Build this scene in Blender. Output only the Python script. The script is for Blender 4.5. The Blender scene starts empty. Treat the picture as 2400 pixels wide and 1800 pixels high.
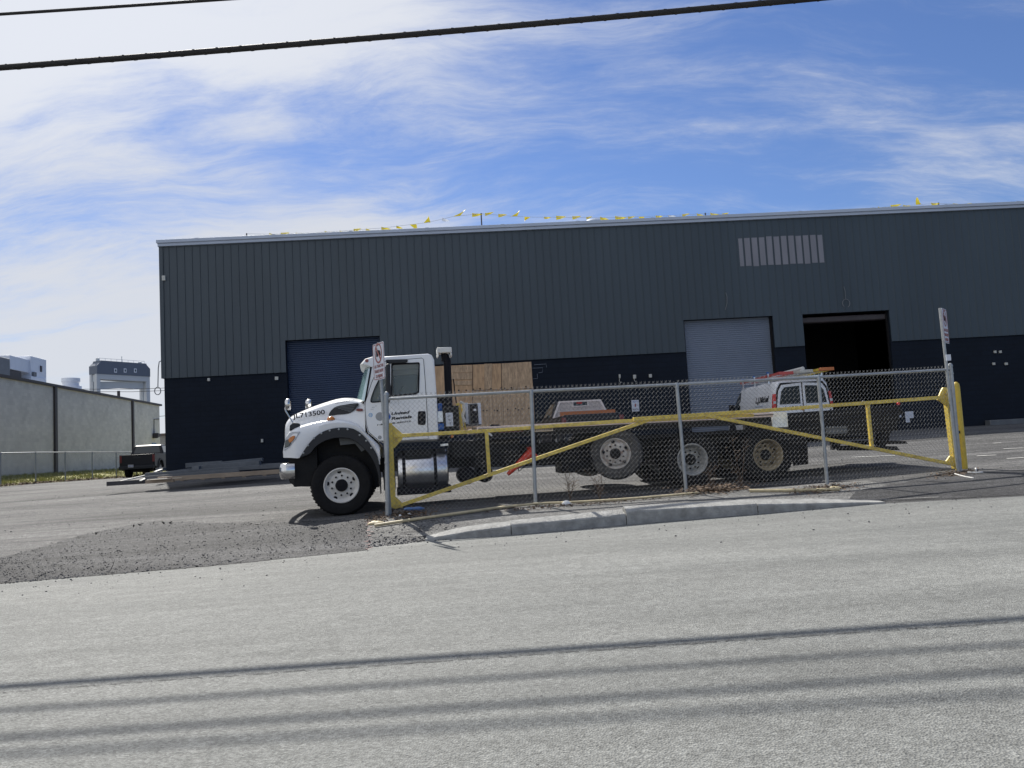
import bpy, bmesh, math, random
import numpy as np
from mathutils import Vector, Matrix
random.seed(7)
C = bpy.context
scn = C.scene
col = scn.collection
rad = math.radians

# ------------------------------------------------------------------ camera
F = 1803.0; PITCH = rad(4.46); ROLL = rad(3.15)
EYE = np.array([0, 0, 1.35])
fw = np.array([0, math.cos(PITCH), math.sin(PITCH)])
u0 = np.array([0, -math.sin(PITCH), math.cos(PITCH)]); r0 = np.array([1., 0, 0])
cu = u0 * math.cos(ROLL) + r0 * math.sin(ROLL)
cr = r0 * math.cos(ROLL) - u0 * math.sin(ROLL)
cam = bpy.data.cameras.new('camera'); camo = bpy.data.objects.new('camera', cam); col.objects.link(camo)
cam.sensor_width = 36; cam.lens = 36 * F / 2400; cam.clip_start = .05; cam.clip_end = 5000
mw = Matrix.Identity(4)
for i in range(3):
    mw[i][0] = cr[i]; mw[i][1] = cu[i]; mw[i][2] = -fw[i]; mw[i][3] = EYE[i]
camo.matrix_world = mw
scn.camera = camo

# ------------------------------------------------------------------ sky and sun
SEL = rad(44.5); SAZ = rad(25.5)          # elevation; azimuth west of +Y
w = bpy.data.worlds.new('World'); scn.world = w; w.use_nodes = True
nt = w.node_tree; N = nt.nodes; L = nt.links; N.clear()
out = N.new('ShaderNodeOutputWorld'); bg = N.new('ShaderNodeBackground')
sky = N.new('ShaderNodeTexSky'); sky.sky_type = 'NISHITA'; sky.sun_disc = False
sky.sun_elevation = SEL; sky.sun_rotation = -SAZ
sky.air_density = 1.15; sky.dust_density = .25; sky.ozone_density = 3.0; sky.altitude = 50
bg.inputs['Strength'].default_value = .06
tc = N.new('ShaderNodeTexCoord')
def wmath(op, a, b=None, c=None, clamp=False):
    n = N.new('ShaderNodeMath'); n.operation = op; n.use_clamp = clamp
    for i, v in enumerate((a, b, c)):
        if v is None: continue
        if isinstance(v, (int, float)): n.inputs[i].default_value = v
        else: L.new(v, n.inputs[i])
    return n.outputs[0]
sep = N.new('ShaderNodeSeparateXYZ'); L.new(tc.outputs['Generated'], sep.inputs[0])
zz = wmath('ADD', wmath('MAXIMUM', sep.outputs['Z'], 0.0), .32)
px_ = wmath('DIVIDE', sep.outputs['X'], zz); py_ = wmath('DIVIDE', sep.outputs['Y'], zz)
cmb = N.new('ShaderNodeCombineXYZ'); L.new(px_, cmb.inputs[0]); L.new(py_, cmb.inputs[1])
def wnoise(vec, scale, detail, rough, dist, rot=0, sc=(1, 1, 1), loc=(0, 0, 0)):
    m = N.new('ShaderNodeMapping'); m.inputs['Rotation'].default_value = (0, 0, rot)
    m.inputs['Scale'].default_value = sc; m.inputs['Location'].default_value = loc
    L.new(vec, m.inputs['Vector'])
    n = N.new('ShaderNodeTexNoise'); n.inputs['Scale'].default_value = scale
    n.inputs['Detail'].default_value = detail; n.inputs['Roughness'].default_value = rough
    n.inputs['Distortion'].default_value = dist
    L.new(m.outputs[0], n.inputs['Vector']); return n.outputs['Fac']
def wramp(v, a, b):
    n = N.new('ShaderNodeMapRange'); n.interpolation_type = 'SMOOTHERSTEP'
    n.inputs['From Min'].default_value = a; n.inputs['From Max'].default_value = b
    L.new(v, n.inputs['Value']); return n.outputs['Result']
# cirrus: broad veil + stretched streaks + fine wisps, thicker towards the sun side (west)
# the projection runs from the zenith down to the horizon; clouds are laid on it in world directions
warp = N.new('ShaderNodeTexNoise'); warp.inputs['Scale'].default_value = 1.5; warp.inputs['Detail'].default_value = 4
L.new(cmb.outputs[0], warp.inputs['Vector'])
wv = N.new('ShaderNodeVectorMath'); wv.operation = 'MULTIPLY_ADD'; L.new(warp.outputs['Color'], wv.inputs[0]); wv.inputs[1].default_value = (.26, .26, 0); L.new(cmb.outputs[0], wv.inputs[2])
V = wv.outputs[0]
streak = wnoise(V, 2.6, 12, .64, .25, rad(-14), (.5, 2.0, 1), (4.3, 2.2, 0))
wisp = wnoise(V, 5.5, 12, .70, .35, rad(24), (.55, 1.9, 1), (3.1, .4, 0))
band = wnoise(V, 1.35, 6, .55, .3, rad(-4), (.7, 1.7, 1), (2.3, 1.7, 0))
side = wramp(px_, .62, -.62)                                     # 0 right .. 1 left
low = wmath('MULTIPLY', wramp(py_, 1.40, 1.85), wmath('MULTIPLY_ADD', side, .13, .05))
base = wmath('ADD', wmath('ADD', wmath('MULTIPLY', streak, .55), wmath('MULTIPLY', wisp, .40)), wmath('MULTIPLY', band, .55))
s1 = wmath('ADD', wmath('ADD', base, wmath('MULTIPLY', side, .15)), low)
top_ = wmath('MULTIPLY', wmath('MULTIPLY', wramp(py_, 1.42, .95), side), .22)
s1 = wmath('ADD', s1, top_)
veil = wmath('MULTIPLY', wmath('POWER', wramp(s1, .67, 1.10), 1.15), .95)
mix = N.new('ShaderNodeMix'); mix.data_type = 'RGBA'
L.new(veil, mix.inputs['Factor'])
deep = N.new('ShaderNodeMix'); deep.data_type = 'RGBA'; deep.blend_type = 'MULTIPLY'; deep.inputs['Factor'].default_value = 1
L.new(sky.outputs[0], deep.inputs['A']); deep.inputs['B'].default_value = (.66, .76, 1.03, 1)
L.new(deep.outputs['Result'], mix.inputs['A'])
cb = N.new('ShaderNodeVectorMath'); cb.operation = 'SCALE'; cb.inputs[0].default_value = (7.1, 7.35, 7.9)
L.new(wmath('MULTIPLY_ADD', wmath('MULTIPLY', side, wramp(py_, 1.45, .95)), .16, 1.0), cb.inputs['Scale']); L.new(cb.outputs[0], mix.inputs['B'])   # cirrus is brighter towards the sun
L.new(mix.outputs['Result'], bg.inputs['Color']); L.new(bg.outputs[0], out.inputs[0])
sunl = bpy.data.lights.new('sun', 'SUN'); suno = bpy.data.objects.new('sun', sunl); col.objects.link(suno)
sunl.energy = 4.6; sunl.angle = rad(.53); sunl.color = (1, .955, .88)
SUN = Vector((-math.sin(SAZ) * math.cos(SEL), math.cos(SAZ) * math.cos(SEL), math.sin(SEL)))
suno.rotation_euler = SUN.to_track_quat('Z', 'Y').to_euler()
scn.view_settings.view_transform = 'Standard'; scn.view_settings.look = 'None'
scn.view_settings.exposure = .72; scn.view_settings.gamma = 1

# ------------------------------------------------------------------ geometry of the view
def ray(px, py): return fw + cr * (px - 1200) / F - cu * (py - 900) / F
def at(px, py, Y):
    d = ray(px, py); return EYE + d * Y / d[1]
class Frame:
    """vertical reference plane: origin o, direction e along it, n away from the camera"""
    def __init__(s, o, p):
        s.o = np.array(o, float); e = np.array([p[0] - o[0], p[1] - o[1], 0.]); s.e = e / np.linalg.norm(e)
        s.n = np.array([-s.e[1], s.e[0], 0]); s.ang = math.atan2(s.e[1], s.e[0])
    def __call__(s, px, py, off=0.):
        d = ray(px, py); t = ((s.o + s.n * off - EYE) @ s.n) / (d @ s.n)
        q = EYE + d * t - s.o
        return (float(q @ s.e), float(q[2]))
    def world(s, u, v, z): return s.o + s.e * u + s.n * v + np.array([0, 0, z])

# ------------------------------------------------------------------ terrain
def zroad(x, y): return .016 * x + .12
EDGE = [(-60, 1.5), (-6.238, 9.321), (-3.814, 9.649), (-1.297, 10.572), (-0.119, 10.598), (1.488, 10.838), (3.373, 10.997), (5.278, 11.197), (7.058, 10.871), (60, 10.871)]
def yedge(x):
    for (a, b), (c, d) in zip(EDGE, EDGE[1:]):
        if x <= c: return b + (d - b) * (x - a) / (c - a)
    return EDGE[-1][1]
CT = []
for a in [(908, 1208, 12.3), (1255, 1183, 12.5), (1609, 1155, 12.95), (1939, 1134, 13.3), (2252, 1105, 14.0)]: CT.append(tuple(at(*a)))
CT += [(-3.128, 13.76, .245), (-3.3, 15.9, .30), (4.857, 14.9, .345), (3.36, 14.75, .335), (4.6, 17, .42), (0.8, 14.4, .30), (0.6, 16.5, .37),
       (-13.7, 30.2, .82), (-10, 30.3, .86), (2, 30.8, .98), (18.3, 31.35, 1.055), (45, 32.3, 1.03), (-13.7, 55, .8), (18, 60, 1.1), (45, 60, 1.0),
       (-23.7, 35.5, .70), (-23.73, 38.1, .70), (-23.77, 45.8, .62), (-23, 47, .59), (-24, 60, .5), (-17, 42, .62),
       (-24, 28, .62), (-26, 20, .3), (-40, 15, .1), (-40, 40, 1.0), (-40, 60, .9), (14, 22.7, .92), (9, 22, .82), (-2, 22, .70), (-10, 22, .60), (-16, 20, .38), (20, 18, .72), (30, 22, .9), (9.6, 25.6, .90)]
for a in [(300, 1125, 34), (250, 1129, 32), (150, 1135, 30), (50, 1142, 28), (335, 1120, 40), (0, 1147, 31)]: CT.append(tuple(at(*a)))
for x in (-50, -30, -18, -12, -8, -6.8, -5, -3.5, -2.2, 7, 9, 12, 18, 30, 50): CT.append((x, yedge(x), zroad(x, 0)))
for x, h in ((-1.25, .03), (-.12, .12), (.9, .145), (1.48, .18), (3.3, .15), (5.2, .03), (4.4, .09)):
    CT.append((x, yedge(x) + .22, zroad(x, 0) + h)); CT.append((x, yedge(x) + .8, .30))
for a in range(12):
    CT.append((150 * math.sin(a * .5236), 40 + 150 * math.cos(a * .5236), .4 if a in (10, 11, 0, 1, 2) else .3))
CT = np.array(CT)
_r = np.linalg.norm(CT[:, None, :2] - CT[None, :, :2], axis=2)
_A = np.zeros((len(CT) + 1,) * 2); _A[:-1, :-1] = _r + np.eye(len(CT)) * -.15; _A[-1, :-1] = 1; _A[:-1, -1] = 1
_w = np.linalg.solve(_A, np.append(CT[:, 2], 0))
def zlot(x, y):
    d = np.sqrt((CT[:, 0] - x) ** 2 + (CT[:, 1] - y) ** 2)
    z = float(d @ _w[:-1] + _w[-1])
    R = math.hypot(x, y - 30); t = min(max((R - 60) / 80, 0), 1)
    z = z * (1 - t) + .35 * t
    ye = yedge(x); t = min(max((y - ye) / .2, 0), 1)
    return zroad(x, y) * (1 - t) + z * t if y > ye else zroad(x, y)
def gnd(px, py):
    """walk down the view ray to the ground"""
    d = ray(px, py); d = d / d[1]; Y = 3.
    while Y < 120:
        p = EYE + d * Y
        if p[2] <= zlot(p[0], p[1]): return p
        Y += .05
    return EYE + d * Y

# ------------------------------------------------------------------ materials
def mat(name, c, rough=.6, metal=0., var=.12, scale=3., bump=0., bscale=40., dirt=0., dirtcol=(.08, .07, .06), spec=.5, coat=0., detail=5, stretch=(1, 1, 1), alpha=1., trans=0.):
    m = bpy.data.materials.new(name); m.use_nodes = True; T = m.node_tree; n = T.nodes; l = T.links
    b = n['Principled BSDF']; b.inputs['Roughness'].default_value = rough; b.inputs['Metallic'].default_value = metal
    b.inputs['Specular IOR Level'].default_value = spec; b.inputs['Coat Weight'].default_value = coat
    b.inputs['Alpha'].default_value = alpha; b.inputs['Transmission Weight'].default_value = trans
    tcx = n.new('ShaderNodeTexCoord'); mp = n.new('ShaderNodeMapping'); mp.inputs['Scale'].default_value = stretch
    l.new(tcx.outputs['Object'], mp.inputs[0])
    nz = n.new('ShaderNodeTexNoise'); nz.inputs['Scale'].default_value = scale; nz.inputs['Detail'].default_value = detail; nz.inputs['Roughness'].default_value = .6
    l.new(mp.outputs[0], nz.inputs['Vector'])
    r = n.new('ShaderNodeMapRange'); r.inputs['From Min'].default_value = .3; r.inputs['From Max'].default_value = .7
    r.inputs['To Min'].default_value = 1 - var; r.inputs['To Max'].default_value = 1 + var; l.new(nz.outputs['Fac'], r.inputs['Value'])
    mx = n.new('ShaderNodeVectorMath'); mx.operation = 'MULTIPLY'; mx.inputs[0].default_value = c[:3]; l.new(r.outputs[0], mx.inputs[1])
    cur = mx.outputs[0]
    if dirt > 0:
        n2 = n.new('ShaderNodeTexNoise'); n2.inputs['Scale'].default_value = scale * 2.3; n2.inputs['Detail'].default_value = 9; n2.inputs['Roughness'].default_value = .7
        l.new(mp.outputs[0], n2.inputs['Vector'])
        r2 = n.new('ShaderNodeMapRange'); r2.inputs['From Min'].default_value = .5; r2.inputs['From Max'].default_value = .68; r2.inputs['To Max'].default_value = dirt
        l.new(n2.outputs['Fac'], r2.inputs['Value'])
        mm = n.new('ShaderNodeMix'); mm.data_type = 'RGBA'; l.new(r2.outputs[0], mm.inputs['Factor']); l.new(cur, mm.inputs['A']); mm.inputs['B'].default_value = (*dirtcol, 1)
        cur = mm.outputs['Result']
    l.new(cur, b.inputs['Base Color'])
    if bump > 0:
        n3 = n.new('ShaderNodeTexNoise'); n3.inputs['Scale'].default_value = bscale; n3.inputs['Detail'].default_value = 4; l.new(mp.outputs[0], n3.inputs['Vector'])
        bp = n.new('ShaderNodeBump'); bp.inputs['Strength'].default_value = bump; bp.inputs['Distance'].default_value = .02; l.new(n3.outputs['Fac'], bp.inputs['Height']); l.new(bp.outputs[0], b.inputs['Normal'])
    return m

def asphalt(name, c1, c2, speck, dark=False):
    m = bpy.data.materials.new(name); m.use_nodes = True; T = m.node_tree; n = T.nodes; l = T.links
    b = n['Principled BSDF']; b.inputs['Roughness'].default_value = .85; b.inputs['Specular IOR Level'].default_value = .35
    tcx = n.new('ShaderNodeTexCoord')
    def noise(sc, det, rough=.6, stretch=(1, 1, 1), rot=0, dist=0):
        mp = n.new('ShaderNodeMapping'); mp.inputs['Scale'].default_value = stretch; mp.inputs['Rotation'].default_value = (0, 0, rot)
        l.new(tcx.outputs['Object'], mp.inputs[0]); z = n.new('ShaderNodeTexNoise'); z.inputs['Scale'].default_value = sc
        z.inputs['Detail'].default_value = det; z.inputs['Roughness'].default_value = rough; z.inputs['Distortion'].default_value = dist
        l.new(mp.outputs[0], z.inputs['Vector']); return z.outputs['Fac']
    def rng(v, a, b_, c=0, d=1):
        r = n.new('ShaderNodeMapRange'); r.inputs['From Min'].default_value = a; r.inputs['From Max'].default_value = b_
        r.inputs['To Min'].default_value = c; r.inputs['To Max'].default_value = d; l.new(v, r.inputs['Value']); return r.outputs[0]
    def mixc(f, a, b_, mode='MIX'):
        x = n.new('ShaderNodeMix'); x.data_type = 'RGBA'; x.blend_type = mode
        if isinstance(f, float): x.inputs['Factor'].default_value = f
        else: l.new(f, x.inputs['Factor'])
        for k, v in (('A', a), ('B', b_)):
            if isinstance(v, tuple): x.inputs[k].default_value = (*v, 1)
            else: l.new(v, x.inputs[k])
        return x.outputs['Result']
    big = rng(noise(.35, 6, .6, (.35, 1.6, 1), rad(-10), .6), .35, .65)
    cc = mixc(big, c1, c2)
    streak = rng(noise(.9, 8, .7, (.12, 2.2, 1), rad(-9), .3), .36, .66, .74 if speck > .4 else .86, 1.2 if speck > .4 else 1.1)
    g = n.new('ShaderNodeCombineXYZ'); [l.new(streak, g.inputs[i]) for i in range(3)]
    cc = mixc(1., cc, g.outputs[0], 'MULTIPLY')
    if speck > .45:
        st2 = rng(noise(2.2, 9, .72, (.1, 1.6, 1), rad(-7), .5), .34, .68, .72, 1.25)
        g6 = n.new('ShaderNodeCombineXYZ'); [l.new(st2, g6.inputs[i]) for i in range(3)]
        cc = mixc(1., cc, g6.outputs[0], 'MULTIPLY')
    blot = rng(noise(.55, 7, .7, (.6, 1.5, 1), rad(-9), 1.2), .56, .72, 0, .38)
    cc = mixc(blot, cc, tuple(v * .5 for v in c1))
    # aggregate: pale and dark stones
    vor = n.new('ShaderNodeTexVoronoi'); vor.inputs['Scale'].default_value = 95; l.new(tcx.outputs['Object'], vor.inputs['Vector'])
    sc = n.new('ShaderNodeSeparateColor'); l.new(vor.outputs['Color'], sc.inputs[0])
    stone = rng(sc.outputs[0], 0, 1, 1 - speck, 1 + speck)
    g2 = n.new('ShaderNodeCombineXYZ'); [l.new(stone, g2.inputs[i]) for i in range(3)]
    cc = mixc(1., cc, g2.outputs[0], 'MULTIPLY')
    fine = rng(noise(34, 6, .8), .3, .7, 1 - speck * .9, 1 + speck * .9)
    g3 = n.new('ShaderNodeCombineXYZ'); [l.new(fine, g3.inputs[i]) for i in range(3)]
    cc = mixc(1., cc, g3.outputs[0], 'MULTIPLY')
    mid = rng(noise(9, 9, .78), .3, .7, 1 - speck * .75, 1 + speck * .75)
    g4 = n.new('ShaderNodeCombineXYZ'); [l.new(mid, g4.inputs[i]) for i in range(3)]
    cc = mixc(1., cc, g4.outputs[0], 'MULTIPLY')
    pit = rng(noise(38, 4, .75), .63, .70)
    cc = mixc(pit, cc, (.03, .03, .032))
    l.new(cc, b.inputs['Base Color'])
    ad = n.new('ShaderNodeMath'); ad.operation = 'ADD'; l.new(vor.outputs['Distance'], ad.inputs[0]); l.new(noise(26, 6, .75), ad.inputs[1])
    bp = n.new('ShaderNodeBump'); bp.inputs['Strength'].default_value = .8 if speck > .4 else .5; bp.inputs['Distance'].default_value = .018
    l.new(ad.outputs[0], bp.inputs['Height']); l.new(bp.outputs[0], b.inputs['Normal'])
    return m

def brickmat(name, c, mortar, bw=.4, bh=.2, rough=.85, bump=.5, var=.15):
    """painted block: brick pattern on object X/Z"""
    m = mat(name, c, rough, var=var, scale=.7, dirt=.0, spec=.3); T = m.node_tree; n = T.nodes; l = T.links
    b = n['Principled BSDF']; tcx = n.new('ShaderNodeTexCoord'); s = n.new('ShaderNodeSeparateXYZ'); l.new(tcx.outputs['Object'], s.inputs[0])
    ad = n.new('ShaderNodeMath'); ad.operation = 'ADD'; l.new(s.outputs[0], ad.inputs[0]); l.new(s.outputs[1], ad.inputs[1])
    cb = n.new('ShaderNodeCombineXYZ'); l.new(ad.outputs[0], cb.inputs[0]); l.new(s.outputs[2], cb.inputs[1])
    br = n.new('ShaderNodeTexBrick'); l.new(cb.outputs[0], br.inputs['Vector'])
    br.inputs['Scale'].default_value = 1; br.inputs['Brick Width'].default_value = bw; br.inputs['Row Height'].default_value = bh
    br.inputs['Mortar Size'].default_value = .008; br.inputs['Mortar Smooth'].default_value = .4
    br.inputs['Color1'].default_value = (1, 1, 1, 1); br.inputs['Color2'].default_value = (.88, .88, .88, 1); br.inputs['Mortar'].default_value = (mortar,) * 3 + (1,)
    old = b.inputs['Base Color'].links[0].from_socket
    x = n.new('ShaderNodeMix'); x.data_type = 'RGBA'; x.blend_type = 'MULTIPLY'; x.inputs['Factor'].default_value = 1
    l.new(old, x.inputs['A']); l.new(br.outputs['Color'], x.inputs['B']); l.new(x.outputs['Result'], b.inputs['Base Color'])
    bp = n.new('ShaderNodeBump'); bp.inputs['Strength'].default_value = bump; bp.inputs['Distance'].default_value = .01; bp.invert = True
    l.new(br.outputs['Fac'], bp.inputs['Height']); l.new(bp.outputs[0], b.inputs['Normal'])
    return m

def glassmat(name, c=(.02, .03, .03), rough=.04, alpha=1.):
    m = mat(name, c, rough, var=.02, spec=.8, alpha=alpha); return m

M = dict(
    road=asphalt('road_asphalt', (.143, .148, .143), (.190, .195, .187), .30),
    lot=asphalt('lot_asphalt', (.068, .068, .069), (.155, .154, .152), .6),
    walk=asphalt('sidewalk_asphalt', (.15, .149, .145), (.215, .213, .205), .5),
    siding=mat('slate_metal_siding', (.046, .064, .079), .5, var=.12, scale=.35, dirt=.3, dirtcol=(.045, .06, .07), stretch=(1, 1, .3)),
    fascia=mat('fascia_metal', (.44, .50, .60), .45, var=.06, scale=.6),
    block=brickmat('navy_painted_block', (.0065, .0115, .0215), .6),
    bluedoor=mat('navy_roll_door', (.016, .035, .082), .5, var=.12, scale=.5),
    silver=mat('grey_roll_door', (.165, .195, .25), .45, var=.1, scale=.4),
    panel=mat('translucent_panel', (.21, .21, .235), .5, var=.12, scale=2, stretch=(1, 1, .2)),
    ply=mat('plywood', (.54, .35, .20), .8, var=.28, scale=2.2, dirt=.5, dirtcol=(.2, .12, .075), stretch=(2.5, 1, .5)),
    ply2=mat('plywood_knotty', (.50, .35, .22), .8, var=.3, scale=5, dirt=.6, dirtcol=(.15, .10, .065), stretch=(3, 1, .6)),
    dark=mat('dark_interior', (.03, .03, .032), .9),
    offwhite=mat('aged_white_plastic', (.5, .5, .46), .6, var=.15, scale=20),
    black=mat('black_painted_steel', (.007, .007, .008), .6, var=.3, scale=4, dirt=.25, dirtcol=(.025, .022, .02), spec=.3),
    rubber=mat('tyre_rubber', (.010, .010, .011), .85, var=.3, scale=6, bump=.3, bscale=60, dirt=.2, dirtcol=(.03, .029, .027), spec=.3),
    dusty=mat('dusty_tyre_rubber', (.065, .065, .066), .9, var=.3, scale=5, dirt=.5, dirtcol=(.14, .13, .12)),
    flare=mat('black_plastic', (.012, .014, .018), .55, var=.15, scale=5),
    white=mat('white_truck_paint', (.82, .83, .84), .3, var=.03, scale=1.5, coat=.4, dirt=.13, dirtcol=(.5, .48, .45)),
    vanwhite=mat('white_van_paint', (.74, .75, .78), .3, var=.03, scale=1.5, coat=.4),
    chrome=mat('chrome', (.62, .62, .62), .18, 1., var=.1, scale=6, dirt=.3, dirtcol=(.35, .33, .31)),
    alu=mat('brushed_aluminium', (.74, .74, .75), .28, 1., var=.12, scale=3, dirt=.35, dirtcol=(.3, .29, .28)),
    rimwhite=mat('white_wheel_paint', (.66, .64, .60), .5, var=.1, scale=6, dirt=.35, dirtcol=(.35, .3, .26)),
    rimrust=mat('rusty_white_wheel', (.52, .50, .48), .6, var=.15, scale=5, dirt=.85, dirtcol=(.22, .10, .055)),
    rimgrey=mat('grey_wheel_paint', (.33, .34, .34), .6, var=.15, scale=5, dirt=.5, dirtcol=(.14, .13, .12)),
    rimtan=mat('muddy_tan_wheel', (.26, .22, .15), .8, var=.2, scale=5, dirt=.5, dirtcol=(.12, .09, .06)),
    galv=mat('galvanised_steel', (.34, .36, .37), .45, .35, var=.15, scale=8, dirt=.3, dirtcol=(.2, .2, .19)),
    wire=mat('galvanised_wire', (.24, .245, .25), .7, .0, var=.15, scale=3),
    yellow=mat('yellow_paint', (.70, .53, .10), .5, var=.15, scale=5, dirt=.75, dirtcol=(.27, .17, .06)),
    yellow2=mat('bright_yellow_paint', (.60, .44, .06), .5, var=.12, scale=4, dirt=.6, dirtcol=(.3, .19, .06)),
    pennant=mat('yellow_pennant', (.86, .66, .03), .6, var=.05),
    pennantw=mat('white_pennant', (.8, .8, .8), .6, var=.05),
    glass=glassmat('dark_glass'), glass2=mat('van_glass', (.010, .016, .018), .25, var=.02, spec=.25),
    windshield=mat('windshield_glass', (.16, .26, .27), .06, var=.1, spec=.9),
    amber=mat('amber_lens', (.55, .19, .04), .25, var=.05), red=mat('red_lens', (.55, .02, .02), .25, var=.05),
    darkred=mat('dark_red_lens', (.16, .02, .02), .3), lens=mat('clear_lens', (.5, .52, .55), .1, var=.05),
    ink=mat('black_lettering', (.006, .006, .010), .6, var=.02, spec=.2), inkgrey=mat('grey_logo', (.33, .34, .35), .5, var=.02),
    inkblue=mat('blue_logo', (.02, .10, .42), .5, var=.02), inklight=mat('light_blue_decal', (.06, .32, .62), .5),
    signwhite=mat('sign_white', (.60, .63, .70), .4, var=.05, scale=8), signred=mat('sign_faded_red', (.30, .10, .09), .5, var=.2, scale=30),
    granite=mat('granite_curb', (.29, .29, .277), .8, var=.28, scale=7, bump=.6, bscale=60, dirt=.35, dirtcol=(.20, .19, .175)),
    beige=brickmat('beige_block_wall', (.80, .77, .70), .9, bump=.3, var=.1),
    brown=mat('brown_trim', (.055, .045, .045), .6), sheet=mat('white_duct_metal', (.75, .78, .84), .45, var=.12, scale=.6),
    grey=mat('grey_unit', (.17, .18, .19), .6), tower=mat('tower_pale_paint', (.55, .58, .60), .7, var=.05, scale=.1), towerdk=mat('tower_grey_cladding', (.13, .155, .20), .7, var=.05, scale=.1),
    doorblue=mat('pale_blue_door', (.22, .34, .52), .6), steelbeam=mat('grey_primed_steel', (.12, .13, .14), .6, var=.18, scale=3, dirt=.2),
    timber=mat('weathered_timber', (.33, .26, .19), .85, var=.25, scale=3, dirt=.4, dirtcol=(.16, .12, .09), stretch=(.3, 2, 2)),
    pale=mat('pale_new_timber', (.60, .50, .38), .8, var=.15, scale=4), darkbeam=mat('dark_steel_box', (.06, .055, .055), .6, var=.2),
    lawn=mat('dry_green_grass', (.27, .26, .10), .95, var=.3, scale=1.6, bump=.5, bscale=20, dirt=.6, dirtcol=(.25, .21, .11)),
    blade=mat('grass_blades', (.30, .30, .10), .9, var=.4, scale=1), twig=mat('dry_stems', (.11, .075, .05), .9, var=.3),
    leaf=mat('dead_leaves', (.13, .09, .06), .95, var=.6, scale=40), stone=mat('dark_gravel', (.085, .085, .088), .9, var=.7, scale=9),
    pipe=mat('yellowed_pipe', (.52, .44, .27), .6, var=.2, scale=5, dirt=.4, dirtcol=(.25, .2, .13)), rag=mat('white_litter', (.7, .7, .68), .8),
    blueplastic=mat('blue_plastic', (.08, .18, .42), .4), cable=mat('black_cable', (.014, .013, .013), .7, bump=.5, bscale=30),
    truckblack=mat('black_car_paint', (.012, .012, .016), .45, coat=.0, spec=.35, var=.1), plate=mat('number_plate', (.5, .5, .5), .5),
    orange=mat('orange_paint', (.50, .16, .05), .5, var=.15, scale=4), mesh=mat('pale_mesh_steel', (.80, .72, .68), .5, var=.1),
    cone=mat('red_cone_plastic', (.62, .045, .02), .5, var=.1), deck=mat('deck_edge', (.72, .60, .55), .55, var=.15, scale=3),
    bluebox=mat('blue_enamel', (.02, .12, .42), .45, var=.1), ladder=mat('red_fibreglass', (.50, .09, .08), .5, var=.15, scale=3),
    pink=mat('pink_spray_paint', (.38, .22, .21), .8, var=.3, scale=20), linew=mat('worn_white_line', (.42, .42, .40), .85, var=.3, scale=12),
    seat=mat('grey_seat_cloth', (.10, .10, .11), .9), wirepale=mat('pale_wire', (.17, .18, .19), .6), brickmark=mat('pale_mortar_line', (.2, .23, .28), .8),
    flag2=mat('skylight_plastic', (.3, .36, .46), .4), valve=mat('white_vent', (.62, .62, .60), .5, var=.1),
)

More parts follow.
